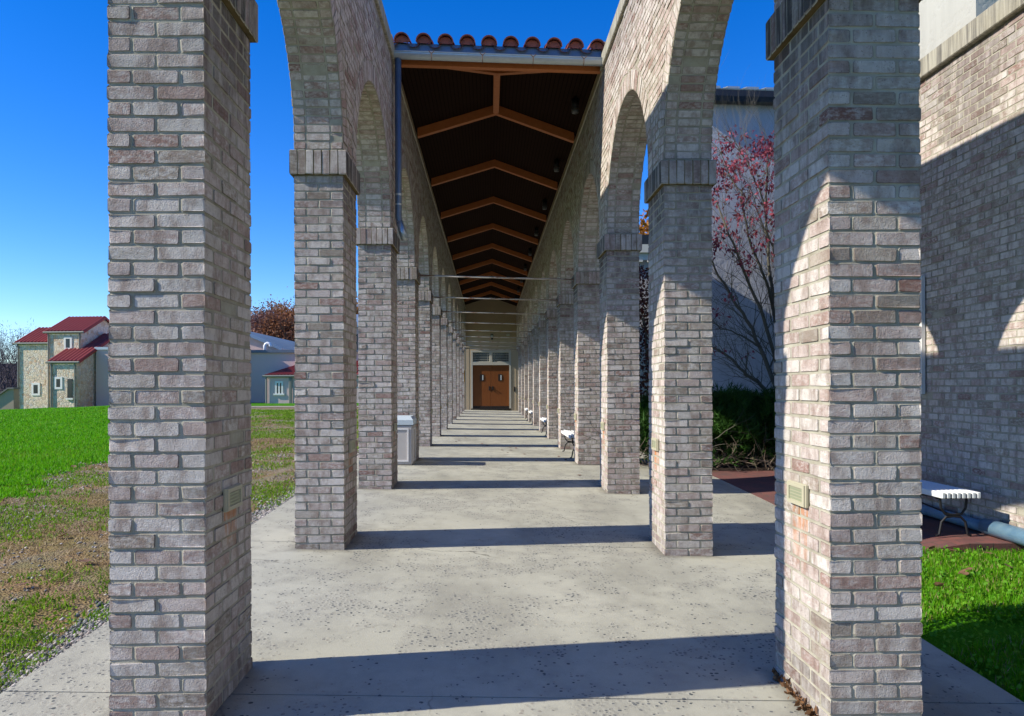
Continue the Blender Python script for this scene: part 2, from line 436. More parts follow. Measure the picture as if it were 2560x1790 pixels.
_pm = []
for i, (a, b) in enumerate(PV):
    s_ = a.build("shaft", [BRICK, MORTAR], attr=True); c_ = b.build("cap", [BRICK, MORTAR, MOSSY], attr=True); _pm.append((s_.data, c_.data))
    bpy.data.objects.remove(s_); bpy.data.objects.remove(c_)
_am = []
for wl, rg in AV:
    os_ = [wl.build("spandrel", [BRICK, MORTAR], attr=True), rg.build("arch_ring", [BRICK, MORTAR], attr=True)]
    _am.append([o.data for o in os_])
    for o in os_: bpy.data.objects.remove(o)
def link(name, data, parent, loc=(0, 0, 0)):
    o = bpy.data.objects.new(name, data); C.objects.link(o); o.parent = parent; o.location = loc; return o

def step_light_mesh():
    mb = MB(); w2, h2 = .102, .054
    mb.bbox(0, .018, -w2, w2, -h2, h2, .004, 0)
    mb.box(.018, .024, -w2 + .004, w2 - .004, h2 - .022, h2 - .004, 0); mb.box(.018, .024, -w2 + .004, w2 - .004, -h2 + .004, -h2 + .022, 0)
    mb.box(.018, .024, -w2 + .004, -w2 + .026, -h2 + .022, h2 - .022, 0); mb.box(.018, .024, w2 - .026, w2 - .004, -h2 + .022, h2 - .022, 0)
    lv = MB()
    for i in range(4):
        z = -h2 + .024 + i * .0148
        lv.add([(.0185, -w2 + .028, z), (.0185, w2 - .028, z), (.0225, w2 - .028, z + .013), (.0225, -w2 + .028, z + .013)], [(0, 1, 2, 3)], 0)
    return mb, lv
_a, _b = step_light_mesh(); _so = _a.build("step_light", LIGHTBOX); _lo = _b.build("louvre", LOUVRE)
SLM, LVM = _so.data, _lo.data; bpy.data.objects.remove(_so); bpy.data.objects.remove(_lo)

near_lab = {(0, 'left'): 'grey brick pier nearest the camera on the left, cut by the lower edge',
            (0, 'right'): 'brick pier nearest the camera on the right, rust under its light box',
            (1, 'left'): 'second brick pier on the left, whole front down to the concrete in view',
            (1, 'right'): 'second brick pier on the right, sunlit side next to the dark shrub bed',
            (2, 'left'): 'third brick pier on the left, between the downpipe above and the bin',
            (2, 'right'): 'third brick pier on the right, last before the roof starts'}
for side, xc, z in (('left', XLC, ZL), ('right', XRC, ZR)):
    sg = 1 if side == 'left' else -1
    for n in range(-2, 12):
        yc = Y0 + n * S + PD / 2
        if n < 0: lab = f'brick pier of the {side} row {"beside" if n == -1 else "behind"} the camera'
        else: lab = near_lab.get((n, side), f'{ORD[n]} brick pier from the camera in the {"left" if side == "left" else "right"} row, holding a tie rod')
        p = empty("brick_pier", (xc, yc, z), 0, lab, "pier", f"brick piers of the {'lawn side' if side == 'left' else 'right hand'} row")
        k = (n * 3 + (1 if side == 'left' else 2) + 8) % 4
        link("shaft", _pm[k][0], p); link("cap", _pm[(k + 1) % 4][1], p)
        s_ = link("step_light", SLM, p, (sg * PW / 2, 0, 0.71 - z)); s_.rotation_euler = (0, 0, 0 if sg > 0 else math.pi); link("louvre", LVM, s_)
    for n in range(-2, 12):
        y = Y0 + n * S + PD / 2
        row = side
        if n < -1: lab = f'brick arch of the {row} row behind the camera'
        elif n == -1: lab = f'brick arch of the {row} row beside the camera, springing from the nearest pier'
        elif n < 2: lab = f'open air brick arch on the {row}, {"between first and second" if n == 0 else "between second and third"} pier'
        else: lab = f'brick arch of the {row} row under the roof, {ORD[n - 2]} from the gutter'
        a = empty("brick_arch", (xc, y, z), 0, lab, "arch", f"brick arches of the {row} row")
        ms = _am[(n + 4 + (0 if side == 'left' else 1)) % 3]
        link("spandrel", ms[0], a); link("arch_ring", ms[1], a)
        if n < 2:
            cb = MB(); o_ = .035
            for j in range(2):
                cb.bbox(-PW / 2 - o_, PW / 2 + o_, j * S / 2 + .004, (j + 1) * S / 2 - .004, WT + .004, WT + .172, .008)
            cb.build("coping", STONE, a)

# ------------------------------------------------------------------ ground
def prof(y):
    k = [(-30, -.55), (Y0, -.2114), (Y0 + S, -.129), (Y0 + 2 * S, -.042), (Y0 + 2 * S + 2.2, 0.0), (60, 0.0)]
    for (a, b), (c, d) in zip(k, k[1:]):
        if y <= c: return b + (d - b) * (y - a) / (c - a)
    return 0.0
def zfl(x, y): return prof(y) + SH * (max(x, -3) - XL)
SX0, SX1 = -2.235, 2.56

CONC = mat("worn concrete", rough=0.92, spec=0.2); t = NT(CONC); v = t.coord()
base = t.mix(t.ramp(t.noise(v, 0.55, 6, .6), [(0.3, 0), (0.7, 1)]), (0.39, 0.378, 0.30), (0.505, 0.49, 0.395))
base = t.mix(t.math('MULTIPLY', t.ramp(t.noise(v, 3.2, 6, .7), [(0.45, 0), (0.75, 1)]), .5), base, (0.30, 0.285, 0.235))
base = t.mix(t.math('MULTIPLY', t.ramp(t.noise(t.map(v, (1, .35, 1)), 1.1, 5, .65), [(0.48, 0), (0.72, 1)]), .7), base, (0.20, 0.19, 0.155))
base = t.mix(t.ramp(t.noise(v, 240, 2), [(0.3, .25), (0.6, 0)]), base, (0.2, 0.19, 0.16))
patch = t.ramp(t.math('MULTIPLY', t.noise(v, .8, 4, .7), t.ramp(t.noise(v, 4.5, 4, .6), [(0.3, .55), (0.7, 1.15)])), [(0.37, 0), (0.53, 1)])
wv = t.mix(.025, v, t.noise(v, 8, 2, col=True), 'ADD')
dist = t.vor(wv, 40, 'Distance'); cell = t.vor(wv, 40, 'Color')
cr, cg, cb_ = t.sep(cell)
thr = t.math('ADD', t.math('MULTIPLY', patch, .78), .04)
isst = t.math('LESS_THAN', cr, thr)
peb = t.math('MULTIPLY', isst, t.math('LESS_THAN', dist, t.math('ADD', t.math('MULTIPLY', cg, .26), .16)))
pcol = t.ramp(cb_, [(0, (0.055, 0.065, 0.07)), (0.5, (0.14, 0.145, 0.14)), (0.8, (0.26, 0.24, 0.20)), (1, (0.42, 0.38, 0.30))])
crk = t.vor(t.mix(.35, v, t.noise(v, 2.2, 4, col=True), 'ADD'), .62, 'Distance', 'DISTANCE_TO_EDGE')
crm = t.math('MULTIPLY', t.ramp(crk, [(0.0, 1), (0.0045, 0)]), t.ramp(t.noise(v, 1.1, 3), [(0.5, 0), (0.6, .8)]))
base = t.mix(crm, base, (0.09, 0.085, 0.07))
c = t.mix(t.math('MULTIPLY', patch, .45), base, (0.29, 0.28, 0.235)); c = t.mix(peb, c, pcol); xf, yf, _z = t.sep(v)
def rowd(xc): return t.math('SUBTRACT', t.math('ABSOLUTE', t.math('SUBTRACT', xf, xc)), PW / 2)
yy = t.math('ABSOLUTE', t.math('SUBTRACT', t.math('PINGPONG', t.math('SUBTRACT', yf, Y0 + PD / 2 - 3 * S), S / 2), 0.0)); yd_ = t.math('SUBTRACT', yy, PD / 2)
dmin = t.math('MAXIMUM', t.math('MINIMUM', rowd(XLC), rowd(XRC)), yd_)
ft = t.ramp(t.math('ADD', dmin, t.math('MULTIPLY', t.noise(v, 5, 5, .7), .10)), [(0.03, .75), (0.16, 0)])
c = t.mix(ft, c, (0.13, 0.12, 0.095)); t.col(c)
hh = t.math('ADD', t.math('MULTIPLY', t.noise(v, 170, 4, .7), .5), t.math('MULTIPLY', t.math('SUBTRACT', 1.0, t.math('MULTIPLY', isst, dist)), 0.8))
t.bump(hh, .7, .006)

def slab_grid(mb, x0, x1, y0, y1, zf, thick=.12, nx=6, ny=6, mat=0):
    vs = []; fs = []
    for j in range(ny + 1):
        for i in range(nx + 1):
            x = x0 + (x1 - x0) * i / nx; y = y0 + (y1 - y0) * j / ny; vs.append((x, y, zf(x, y)))
    W_ = nx + 1
    for j in range(ny):
        for i in range(nx): a = j * W_ + i; fs.append((a, a + 1, a + 1 + W_, a + W_))
    b = len(vs)
    edge = [i for i in range(W_)] + [j * W_ + nx for j in range(1, ny + 1)] + [ny * W_ + i for i in range(nx - 1, -1, -1)] + [j * W_ for j in range(ny - 1, 0, -1)]
    for e in edge: x, y, z = vs[e]; vs.append((x, y, z - thick))
    for k in range(len(edge)): k2 = (k + 1) % len(edge); fs.append((edge[k], b + k, b + k2, edge[k2]))
    mb.add(vs, fs, mat)
mb = MB()
yj = [-8] + [Y0 + n * S + PD / 2 + (-.05 if n == 1 else 0) for n in range(-2, 13)]
for a, b in zip(yj, yj[1:]):
    slab_grid(mb, SX0, SX1, a + .005, b - .005, zfl, .12, 8, 8)
tag(mb.build("walkway_floor", CONC), kind="structure")
mb = MB(); slab_grid(mb, SX1 + .008, 3.36, 6.45, 34, lambda x, y: zfl(x, y) - .006, .12, 3, 30)
tag(mb.build("side_path", CONC), kind="structure")

# terrain, one sheet to the horizon
def zter(x, y):
    near = zfl(min(max(x, -2.3), 5), y) - .045
    far = 0.03 - .0022 * max(0.0, -(x + 20)) ** 2 if y > 0 else 0.0
    far = max(far, -6) + (0.0 if x < 5 else -.15)
    k = min(1, max(0, (y - 12) / 30)); k = k * k * (3 - 2 * k)
    if y < 42: k *= min(1, max(0, max(-2.4 - x, x - 3.5) / 7))
    kx = min(1, max(0, (-x - 5) / 14)); k = max(k, kx * .35)
    z = near * (1 - k) + far * k
    if x > 2.55: z += (.10 * min(1, (x - 2.55) / .5)) * (y < 7)
    if y > 75: z += 24 * (min(1, (y - 75) / 160)) ** 1.6 * (1 if x < 5 else .6) * (1 - .45 * min(1, max(0, (-x - 45) / 30))) * (1 + .18 * math.sin(x * .11))      # wooded rise behind
    return z
xs = np.concatenate([-np.geomspace(900, 12, 30), np.linspace(-11.5, 12, 95), np.geomspace(12.5, 900, 30)])
ys = np.concatenate([-np.geomspace(400, 5, 14), np.linspace(-4.5, 16, 80), np.geomspace(16.5, 1500, 70)])
XX, YY = np.meshgrid(xs, ys); ZZ = np.array([[zter(a, b) for a in xs] for b in ys])
ZZ = ZZ + 0.02 * np.sin(XX * 1.7 + YY * .6) * np.cos(YY * 1.3 - XX * .4) * (XX < -3)
inside = (XX > SX0 - .3) & (XX < 3.6) & (YY > -9) & (YY < 41); ZZ[inside] -= .05
nx = len(xs); idx = np.arange(len(xs) * len(ys)).reshape(len(ys), nx)
quads = np.stack([idx[:-1, :-1], idx[:-1, 1:], idx[1:, 1:], idx[1:, :-1]], -1).reshape(-1, 4)
GROUND = mat("lawn and bare ground", rough=0.95, spec=0.1); t = NT(GROUND); v = t.coord(); x_, y_, z_ = t.sep(v)
grass = t.mix(t.noise(v, 1.2, 5), (0.045, 0.17, 0.004), (0.085, 0.27, 0.008)); grass = t.mix(t.ramp(t.noise(v, 60, 3), [(0.3, 0), (0.7, 1)]), grass, (0.06, 0.21, 0.005))
stones = t.ramp(t.vor(v, 70, 'Color'), [(0.1, (0.13, 0.12, 0.11)), (0.5, (0.28, 0.25, 0.22)), (0.9, (0.46, 0.42, 0.38))])
straw = t.mix(t.noise(v, 45, 5, .7), (0.15, 0.09, 0.04), (0.36, 0.25, 0.12))
bare = t.mix(t.ramp(t.noise(t.map(v, (1, .7, 1)), .9, 5, .6), [(0.42, 0), (0.68, 1)]), straw, stones)
bare = t.mix(t.ramp(t.noise(v, 1.9, 6, .7), [(0.42, 0), (0.74, .7)]), bare, (0.13, 0.16, 0.035))
wob = t.math('MULTIPLY', t.math('SUBTRACT', t.noise(v, .45, 4), .5), 3.2)
# bare band follows the walk: green lawn beyond x = -6.4, and the band widens with distance
lim = t.math('SUBTRACT', -6.3, t.math('MULTIPLY', t.math('MAXIMUM', t.math('SUBTRACT', y_, 14), 0), 0.42))
isg = t.math('LESS_THAN', t.math('ADD', x_, wob), lim)
isg = t.math('MAXIMUM', isg, t.math('GREATER_THAN', t.math('ADD', y_, wob), 48))
isg = t.math('MAXIMUM', isg, t.math('GREATER_THAN', x_, 2.3))
edgeg = t.math('MULTIPLY', t.math('GREATER_THAN', t.math('ADD', x_, t.math('MULTIPLY', wob, .12)), -2.52), t.math('LESS_THAN', x_, 0))
blue = t.ramp(t.vor(v, 55, 'Color'), [(0.1, (0.07, 0.085, 0.095)), (0.6, (0.20, 0.22, 0.22)), (0.95, (0.42, 0.42, 0.40))])
c = t.mix(isg, bare, grass); c = t.mix(edgeg, c, blue)
far_ = t.math('GREATER_THAN', y_, 82)
c = t.mix(far_, c, (0.055, 0.045, 0.045)); t.col(c)
t.bump(t.math('ADD', t.noise(v, 40, 4, .7), t.vor(v, 55, 'Distance')), .8, .02)
g_ = np_mesh("ground", np.stack([XX.ravel(), YY.ravel(), ZZ.ravel()], 1), quads, [GROUND], smooth=True); tag(g_, kind="structure")

# brick paving beside the right hand row
PAVE = mat("red paving brick", rough=0.9); t = NT(PAVE); v = t.coord()
bt = t.n('ShaderNodeTexBrick', Scale=1.0); bt.inputs['Brick Width'].default_value = .205; bt.inputs['Row Height'].default_value = .102; bt.inputs['Mortar Size'].default_value = .004
bt.inputs['Color1'].default_value = (0.21, 0.075, 0.06, 1); bt.inputs['Color2'].default_value = (0.15, 0.06, 0.055, 1); bt.inputs['Mortar'].default_value = (0.07, 0.06, 0.045, 1); t.l(v, bt.inputs['Vector'])
c = t.mix(t.ramp(t.noise(v, 5, 5), [(0.4, 0), (0.7, .6)]), bt.outputs['Color'], (0.10, 0.07, 0.06)); c = t.mix(t.ramp(t.noise(v, 2, 5), [(0.62, 0), (0.75, .8)]), c, (0.05, 0.09, 0.02)); t.col(c)
t.bump(t.math('ADD', t.math('MULTIPLY', bt.outputs['Fac'], -1.0), t.math('MULTIPLY', t.noise(v, 60, 3), .4)), .6, .008)
PZ = -.135
pav = lambda x, y: zfl(3.36, y) - .004 + (PZ - zfl(3.36, y) + .004) * min(1, max(0, (x - 3.36) / .7))
mb = MB(); slab_grid(mb, 3.368, 4.59, 6.42, 11.9, pav, .1, 6, 20)
tag(mb.build("brick_paving", PAVE), kind="structure")
mb = MB(); slab_grid(mb, SX1 + .02, 4.59, 6.31, 6.412, lambda x, y: (pav(x, 6.42) if x > 3.36 else zfl(x, y) - .004) + .004, .12, 12, 1)
tag(mb.build("paving_edge", PAVE), kind="structure")
mb = MB()
PATHM = mat("pale path", (0.5, 0.48, 0.43), .9)
p0, p1 = at(600, 1016.5, Y=44), at(1000, 1016.5, Y=46)
mb.add([(-20, 44.0, zter(-20, 44.0) + .04), (-5, 44.0, zter(-5, 44.0) + .05), (-5, 44.8, zter(-5, 44.8) + .05), (-20, 44.8, zter(-20, 44.8) + .04)], [(0, 1, 2, 3)])
tag(mb.build("garden_path", PATHM), kind="structure")

# ------------------------------------------------------------------ roof over the walk
WOOD = mat("orange stained timber", rough=0.6); t = NT(WOOD); v = t.coord()
t.col(t.mix(t.noise(t.map(v, (1, 1, 1)), 14, 5, .7), (0.36, 0.105, 0.025), (0.52, 0.185, 0.055))); t.bump(t.noise(v, 60, 3), .2, .003)
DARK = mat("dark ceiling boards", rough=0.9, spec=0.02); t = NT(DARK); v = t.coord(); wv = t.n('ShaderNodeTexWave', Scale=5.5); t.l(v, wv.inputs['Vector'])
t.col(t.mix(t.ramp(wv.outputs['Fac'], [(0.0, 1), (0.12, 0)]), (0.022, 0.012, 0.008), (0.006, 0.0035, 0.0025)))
TAN = mat("tan painted board", rough=0.85); t = NT(TAN); v = t.coord(); t.col(t.mix(t.noise(v, 4, 4), (0.34, 0.26, 0.165), (0.40, 0.31, 0.20)))
LEDGE = mat("pale ledge", (0.50, 0.46, 0.36), .85)
def metal(name, col, rough=.35, m=.85):
    q = mat(name, col, rough, m); t = NT(q); v = t.coord(); t.col(t.mix(t.noise(v, 8, 5, .7), tuple(c * .75 for c in col), tuple(min(1, c * 1.15) for c in col))); return q
GUT = metal("gutter metal", (0.42, 0.47, 0.48), .35, .7); PIPE = metal("blue grey downpipe", (0.13, 0.18, 0.25), .35, .3)
TILE = mat("red clay tile", rough=0.75); t = NT(TILE); v = t.coord()
c = t.mix(t.noise(v, 3, 3), (0.24, 0.07, 0.05), (0.36, 0.115, 0.08)); t.col(t.mix(t.ramp(t.noise(v, 14, 5, .7), [(0.5, 0), (0.7, .8)]), c, (0.08, 0.05, 0.045))); t.bump(t.noise(v, 40, 4), .4, .01)
XM = (XL + XR) / 2; YE, YHIP, YEND = 9.55, 11.05, 39.8; ZRID = 6.10; SL = .33
roof = empty("tiled_roof", (XM, 24, 5.3), 0, "long red tiled roof on timber rafters over the brick arcade walk", "roof")
def rpart(mb, name, m, smooth=False):
    o = mb.build(name, m, None, smooth); o.parent = roof; o.matrix_parent_inverse = Matrix.Translation((-XM, -24, -5.3)); return o
tv = lambda p: (p[0], p[1], p[2] + sz(p[0]))
XE0, XE1 = XLC - .23, XRC + .23
zr = lambda x: ZRID - SL * abs(x - XM)
def covers(mb, p0, p1, side, r=.103, seg=10, lift=.0):
    """half round cover tiles laid from eave point p0 up to p1, in overlapping lengths"""
    p0, p1, side = Vector(p0), Vector(p1), Vector(side).normalized(); d = (p1 - p0); L = d.length; d.normalize(); up = side.cross(d); 
    if up.z < 0: up = -up
    n = max(1, int(L / .36))
    for i in range(n):
        a = p0 + d * (L * i / n - .03); b = p0 + d * (L * (i + 1) / n + .02)
        for ra, rb_, th in ((r, r * .86, 0), ):
            vs = []
            for q, rr, lf in ((a, r, .012), (b, r * .86, 0)):
                for rin in (0, .014):
                    for k in range(seg + 1):
                        an = math.pi * k / seg; vs.append(tv(q + side * math.cos(an) * (rr - rin) + up * (math.sin(an) * (rr - rin) + lf + lift)))
            m = seg + 1; fs = []
            for k in range(seg):
                fs += [(k, k + 1, 2 * m + k + 1, 2 * m + k), (m + k + 1, m + k, 3 * m + k, 3 * m + k + 1), (k + 1, k, m + k, m + k + 1)]
            fs += [(0, 2 * m, 3 * m, m), (seg, m + seg, 3 * m + seg, 2 * m + seg)]
            mb.add(vs, fs)
tiles = MB()
NT_ = 10; sp = .274; x0 = XM - sp * (NT_ - 1) / 2 + .02
for i in range(-1, NT_ + 1):
    x = x0 + i * sp
    top = YE + (YHIP - YE) * max(.12, (1 - abs(x - XM) / (XM - XE0)))
    zt = 5.565 + (zr(XM) - 5.565) * (top - YE) / (YHIP - YE)
    covers(tiles, (x, YE - .05, 5.565), (x, top, zt), (1, 0, 0))
    # mortar plug closing the mouth of the cover
    tiles.add([tv((x + math.cos(math.pi * k / 10) * .088, YE - .045, 5.562 + math.sin(math.pi * k / 10) * .088)) for k in range(11)], [tuple(range(11))])
    # pan between covers
    xm = x + sp / 2
    vs = []
    for yy in (YE - .07, top):
        zz_ = 5.565 + (zr(XM) - 5.565) * (yy - YE) / (YHIP - YE)
        for k in range(7):
            an = math.pi * k / 6; vs.append(tv((xm - math.cos(an) * .085, yy, zz_ + .028 - math.sin(an) * .07)))
    tiles.add(vs, [(k, k + 1, 7 + k + 1, 7 + k) for k in range(6)])
for sgn, xe in ((-1, XE0), (1, XE1)):
    y = YE + .25
    while y < YEND:
        k = min(1, (y - YE) / (YHIP - YE)); xt = xe + (XM - xe) * k
        covers(tiles, (xe, y, zr(xe)), (xt, y, zr(xt)), (0, 1, 0), seg=6); y += .274
    deck = [(xe, YE, zr(xe) - .005), (xe, YEND, zr(xe) - .005), (XM, YEND, zr(XM) - .005), (XM, YHIP, zr(XM) - .005)]
    tiles.add([tv(p) for p in (deck if sgn < 0 else deck[::-1])], [(0, 1, 2, 3)])
tiles.add([tv(p) for p in ((XE0, YE, 5.56), (XE1, YE, 5.56), (XM, YHIP, zr(XM) - .004))], [(0, 1, 2)])
covers(tiles, (XM, YHIP, zr(XM) + .02), (XM, YEND, zr(XM) + .02), (1, 0, 0), .11)
for xe in (XE0, XE1): covers(tiles, (xe, YE, 5.60), (XM, YHIP, zr(XM) + .03), Vector((0.7, 0.7 * (1 if xe < 0 else -1), 0)), .10)
tl = rpart(tiles, "roof_tiles", TILE, False)
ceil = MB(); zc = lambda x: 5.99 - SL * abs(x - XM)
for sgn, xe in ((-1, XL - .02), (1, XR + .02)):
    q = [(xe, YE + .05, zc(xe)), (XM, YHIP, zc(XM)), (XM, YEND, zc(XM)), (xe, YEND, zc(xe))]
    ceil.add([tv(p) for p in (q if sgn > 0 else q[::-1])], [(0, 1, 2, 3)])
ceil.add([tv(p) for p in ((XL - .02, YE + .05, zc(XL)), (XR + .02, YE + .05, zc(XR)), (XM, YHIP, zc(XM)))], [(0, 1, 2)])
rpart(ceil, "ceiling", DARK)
def beam(mb, a, b, wdt, h, along='x'):
    """timber from a to b (bottom centre line), width across, height up"""
    a, b = Vector(a), Vector(b); d = (b - a).normalized(); sd = d.cross(Vector((0, 0, 1))).normalized() * (wdt / 2); up = Vector((0, 0, h))
    vs = [tv(a - sd), tv(a + sd), tv(b + sd), tv(b - sd), tv(a - sd + up), tv(a + sd + up), tv(b + sd + up), tv(b - sd + up)]
    mb.add(vs, [(0, 1, 2, 3), (4, 7, 6, 5), (0, 4, 5, 1), (1, 5, 6, 2), (2, 6, 7, 3), (3, 7, 4, 0)])
for n in range(3, 12):
    yt = Y0 + n * S + PD / 2; mb = MB()
    zb = lambda x: 5.838 + .003 - SL * abs(x - XM)
    for xe in (XL + .025, XR - .025):
        vs = []
        for yy in (yt - .05, yt + .05):
            for x in (xe, XM):
                vs += [tv((x, yy, zb(x))), tv((x, yy, zb(x) + .145))]
        mb.add(vs, [(0, 2, 3, 1), (4, 5, 7, 6), (0, 4, 6, 2), (1, 3, 7, 5), (0, 1, 5, 4), (2, 6, 7, 3)])
    rpart(mb, "rafter", WOOD)
mb = MB(); beam(mb, (XM, YHIP + .02, 5.838), (XM, Y0 + 3 * S + PD / 2 - .05, 5.838), .095, .14); rpart(mb, "ridge_beam", WOOD)
for xe in (XL + .03, XR - .03):
    mb = MB(); beam(mb, (xe, YE + .18, 5.42), (XM, YHIP, 5.838), .09, .13); rpart(mb, "hip_rafter", WOOD)
mb = MB(); mb.box(XL + .02, XR - .02, YE + .10, YE + .19, 5.345, 5.43, 0, sz); rpart(mb, "fascia_beam", WOOD)
for xe, s_ in ((XL, 1), (XR, -1)):
    mb = MB(); mb.box(min(xe - s_ * .06, xe - s_ * .02), max(xe - s_ * .06, xe - s_ * .02), 9.63, YEND, WT + .03, 5.72, 0, sz); rpart(mb, "side_board", TAN)
    mb = MB(); mb.box(min(xe - s_ * .19, xe + s_ * .012), max(xe - s_ * .19, xe + s_ * .012), 9.63, YEND, WT + .002, WT + .028, 0, sz); rpart(mb, "ledge", LEDGE)
# gutter: half round trough along the hip eave
mb = MB(); gr = .068; n = 12; vs = []
for x in (XL + .01, XR - .01):
    for rr in (gr, gr - .004):
        for k in range(n + 1):
            an = math.pi + math.pi * k / n; vs.append(tv((x, YE - .085 + math.cos(an) * rr, 5.402 + math.sin(an) * rr)))
m_ = n + 1; fs = []
for k in range(n): fs += [(k + 1, k, 2 * m_ + k, 2 * m_ + k + 1), (m_ + k, m_ + k + 1, 3 * m_ + k + 1, 3 * m_ + k)]
fs += [tuple(range(m_)), tuple(range(2 * m_, 3 * m_))[::-1], (0, m_, 3 * m_, 2 * m_), (n, 2 * m_ + n, 3 * m_ + n, m_ + n)]
mb.add(vs, fs)
mb.tube([tv((XL + .01, YE - .085 - gr, 5.405)), tv((XR - .01, YE - .085 - gr, 5.405))], .009, 6)
gut = rpart(mb, "gutter", GUT, False)
mb = MB(); mb.box(XL + .015, XR - .015, YE - .006, YE + .02, 5.38, 5.572, 0, sz); rpart(mb, "gutter_board", PIPE)
RUST = mat("rusty iron", (0.16, 0.085, 0.05), .8)
for i in range(4):
    x = XL + .50 + i * .635; mb = MB(); yy = YE - .085 - gr - .012
    for a, b in (((x, yy, 5.332), (x, yy + .0, 5.382)), ((x, yy, 5.382), (x - .035, yy, 5.417)), ((x, yy, 5.382), (x + .035, yy, 5.417)), ((x, yy, 5.334), (x, YE - .05, 5.322))):
        mb.tube([tv(a), tv(b)], .004, 5)
    rpart(mb, "gutter_hook", RUST)
# downpipe
dp = MB(); xd = XL + .075; yd = YE - .07
pts = [(xd, yd, 5.36), (xd, yd, 3.55), (xd, yd, 3.36), (xd + .012, yd, 3.28), (xd + .05, yd, 3.16), (xd + .075, yd - .01, 3.08)]
dp.tube(pts, .041, 14)
dpo = dp.build("downpipe", PIPE, None, True); tag(dpo, "blue grey round downpipe from the gutter end down the third lawn side pier", "downpipe")
dk = MB(); dk.tube([(xd, yd, 3.62), (xd, yd, 3.645)], .045, 14); dk.tube([(xd, yd, 3.50), (xd, yd, 3.52)], .044, 14); dk.build("pipe_clamp", GUT, dpo)
dk = MB(); dk.tube([(xd + .012, yd, 3.30), (xd + .05, yd, 3.165), (xd + .082, yd - .012, 3.07)], [.043, .046, .046], 14); dk.build("elbow", GUT, dpo, True)

# ceiling lamps on the right hand boards
BLK = mat("black metal", (0.02, 0.02, 0.022), .5, .3); GLS = mat("frosted glass", (0.10, 0.105, 0.11), .3)
lm = MB(); lm.tube([(0, 0, .02), (0, 0, .16)], [.055, .055], 12); lm.tube([(0, 0, .16), (0, 0, .19)], [.03, .02], 10)
lg = MB(); lg.tube([(0, 0, -.05), (0, 0, .02)], [.048, .058], 12)
lmo = lm.build("housing", BLK, None, True); lgo = lg.build("glass", GLS, None, True); lmd, lgd = lmo.data, lgo.data
bpy.data.objects.remove(lmo); bpy.data.objects.remove(lgo)
for i in range(9):
    x = XR - .17; y = Y0 + (i + 2.62) * S
    z = zc(x) + sz(x) - .19
    lab = ['small black ceiling lamp nearest the gutter end of the roof', 'small black ceiling lamp between the first and second rafters'][i] if i < 2 else f'{ORD[i]} small black ceiling lamp from the gutter end under the roof'
    o = empty("ceiling_lamp", (x, y, z), 0, lab, "lamp", "ceiling lamps along the right of the roof")
    link("housing", lmd, o); link("glass", lgd, o)

ROD = mat("painted rusty rod", rough=.7); t = NT(ROD); v = t.coord(); x_, _, _ = t.sep(v)
t.col(t.mix(t.ramp(t.noise(t.map(v, (3, 20, 20)), 1.6, 5, .7), [(0.5, 0), (0.62, 1)]), (0.52, 0.48, 0.42), (0.24, 0.10, 0.04)))
mb = MB(); hw = (XR - XL) / 2 - .032
mb.tube([(-hw, 0, -SH * hw), (hw, 0, SH * hw)], .0155, 8)
pl = MB(); 
for s_ in (-1, 1): pl.box(s_ * hw - .006, s_ * hw + .006, -.04, .04, -s_ * -SH * hw - .04, -s_ * -SH * hw + .04)
r0 = mb.build("tie_rod", ROD, None, True); p0_ = pl.build("end_plate", RUST); rd, pd = r0.data, p0_.data
bpy.data.objects.remove(r0); bpy.data.objects.remove(p0_)
for i, n in enumerate(range(3, 12)):
    o = link("tie_rod", rd, None, (XM, Y0 + n * S + PD / 2, 3.09 + sz(XM)))
    tag(o, f'{ORD[i]} pale rusty tie rod from the camera, spanning between the brick rows', "tie rod", "tie rods across the walk"); link("end_plate", pd, o)

# ------------------------------------------------------------------ end building with double door
DOORW = mat("varnished brown door", rough=.45); t = NT(DOORW); v = t.coord()
t.col(t.mix(t.noise(t.map(v, (14, 14, .8)), 3, 5, .7), (0.085, 0.024, 0.005), (0.24, 0.075, 0.014))); t.bump(t.noise(t.map(v, (14, 14, .8)), 6, 3), .1, .003)
TRIM = mat("pale grey trim", (0.42, 0.39, 0.32), .7); GLASS = mat("dark window glass", (0.015, 0.018, 0.02), .12, 0, .6); DKF = mat("dark bronze", (0.03, 0.025, 0.022), .5, .4)
BEIGE = mat("beige vertical siding", rough=.8); t = NT(BEIGE); v = t.coord(); x_, _, _ = t.sep(v)
t.col(t.mix(t.noise(v, 3, 4), (0.36, 0.28, 0.18), (0.42, 0.33, 0.215)))
eb = empty("end_building", (XM, 40.5, -.02), 0, "tan building closing the far end of the walk, brown double door", "building")
YD = 39.8
def epart(mb, name, m, parent=eb, smooth=False):
    o = mb.build(name, m, None, smooth); o.parent = parent
    mw = Matrix.Translation((XM, 40.5, -.02)); o.matrix_parent_inverse = mw.inverted(); return o
dx0, dx1 = at(1181.7, 960, Y=YD).x, at(1273.3, 960, Y=YD).x; dz0, dz1 = at(1225, 1021, Y=YD).z, at(1225, 912.7, Y=YD).z
tz0, tz1 = at(1225, 905, Y=YD).z, at(1225, 880, Y=YD).z
mb = MB(); mb.box(-3.2, dx0 - .09, YD, YD + .4, -.4, 7.2); mb.box(dx1 + .09, 3.6, YD, YD + .4, -.4, 7.2); mb.box(dx0 - .09, dx1 + .09, YD, YD + .4, tz1 + .08, 7.2); mb.box(dx0 - .09, dx1 + .09, YD + .22, YD + .4, -.4, tz1 + .08)
for x in (dx0 - .42, dx0 - .2, dx1 + .2, dx1 + .36): mb.box(x - .012, x + .012, YD - .01, YD - .002, 0, 3.3)
mb.box(-3.2, 3.6, YD - .02, YD - .002, tz1 + .25, tz1 + .3)
epart(mb, "wall", BEIGE)
mb = MB()
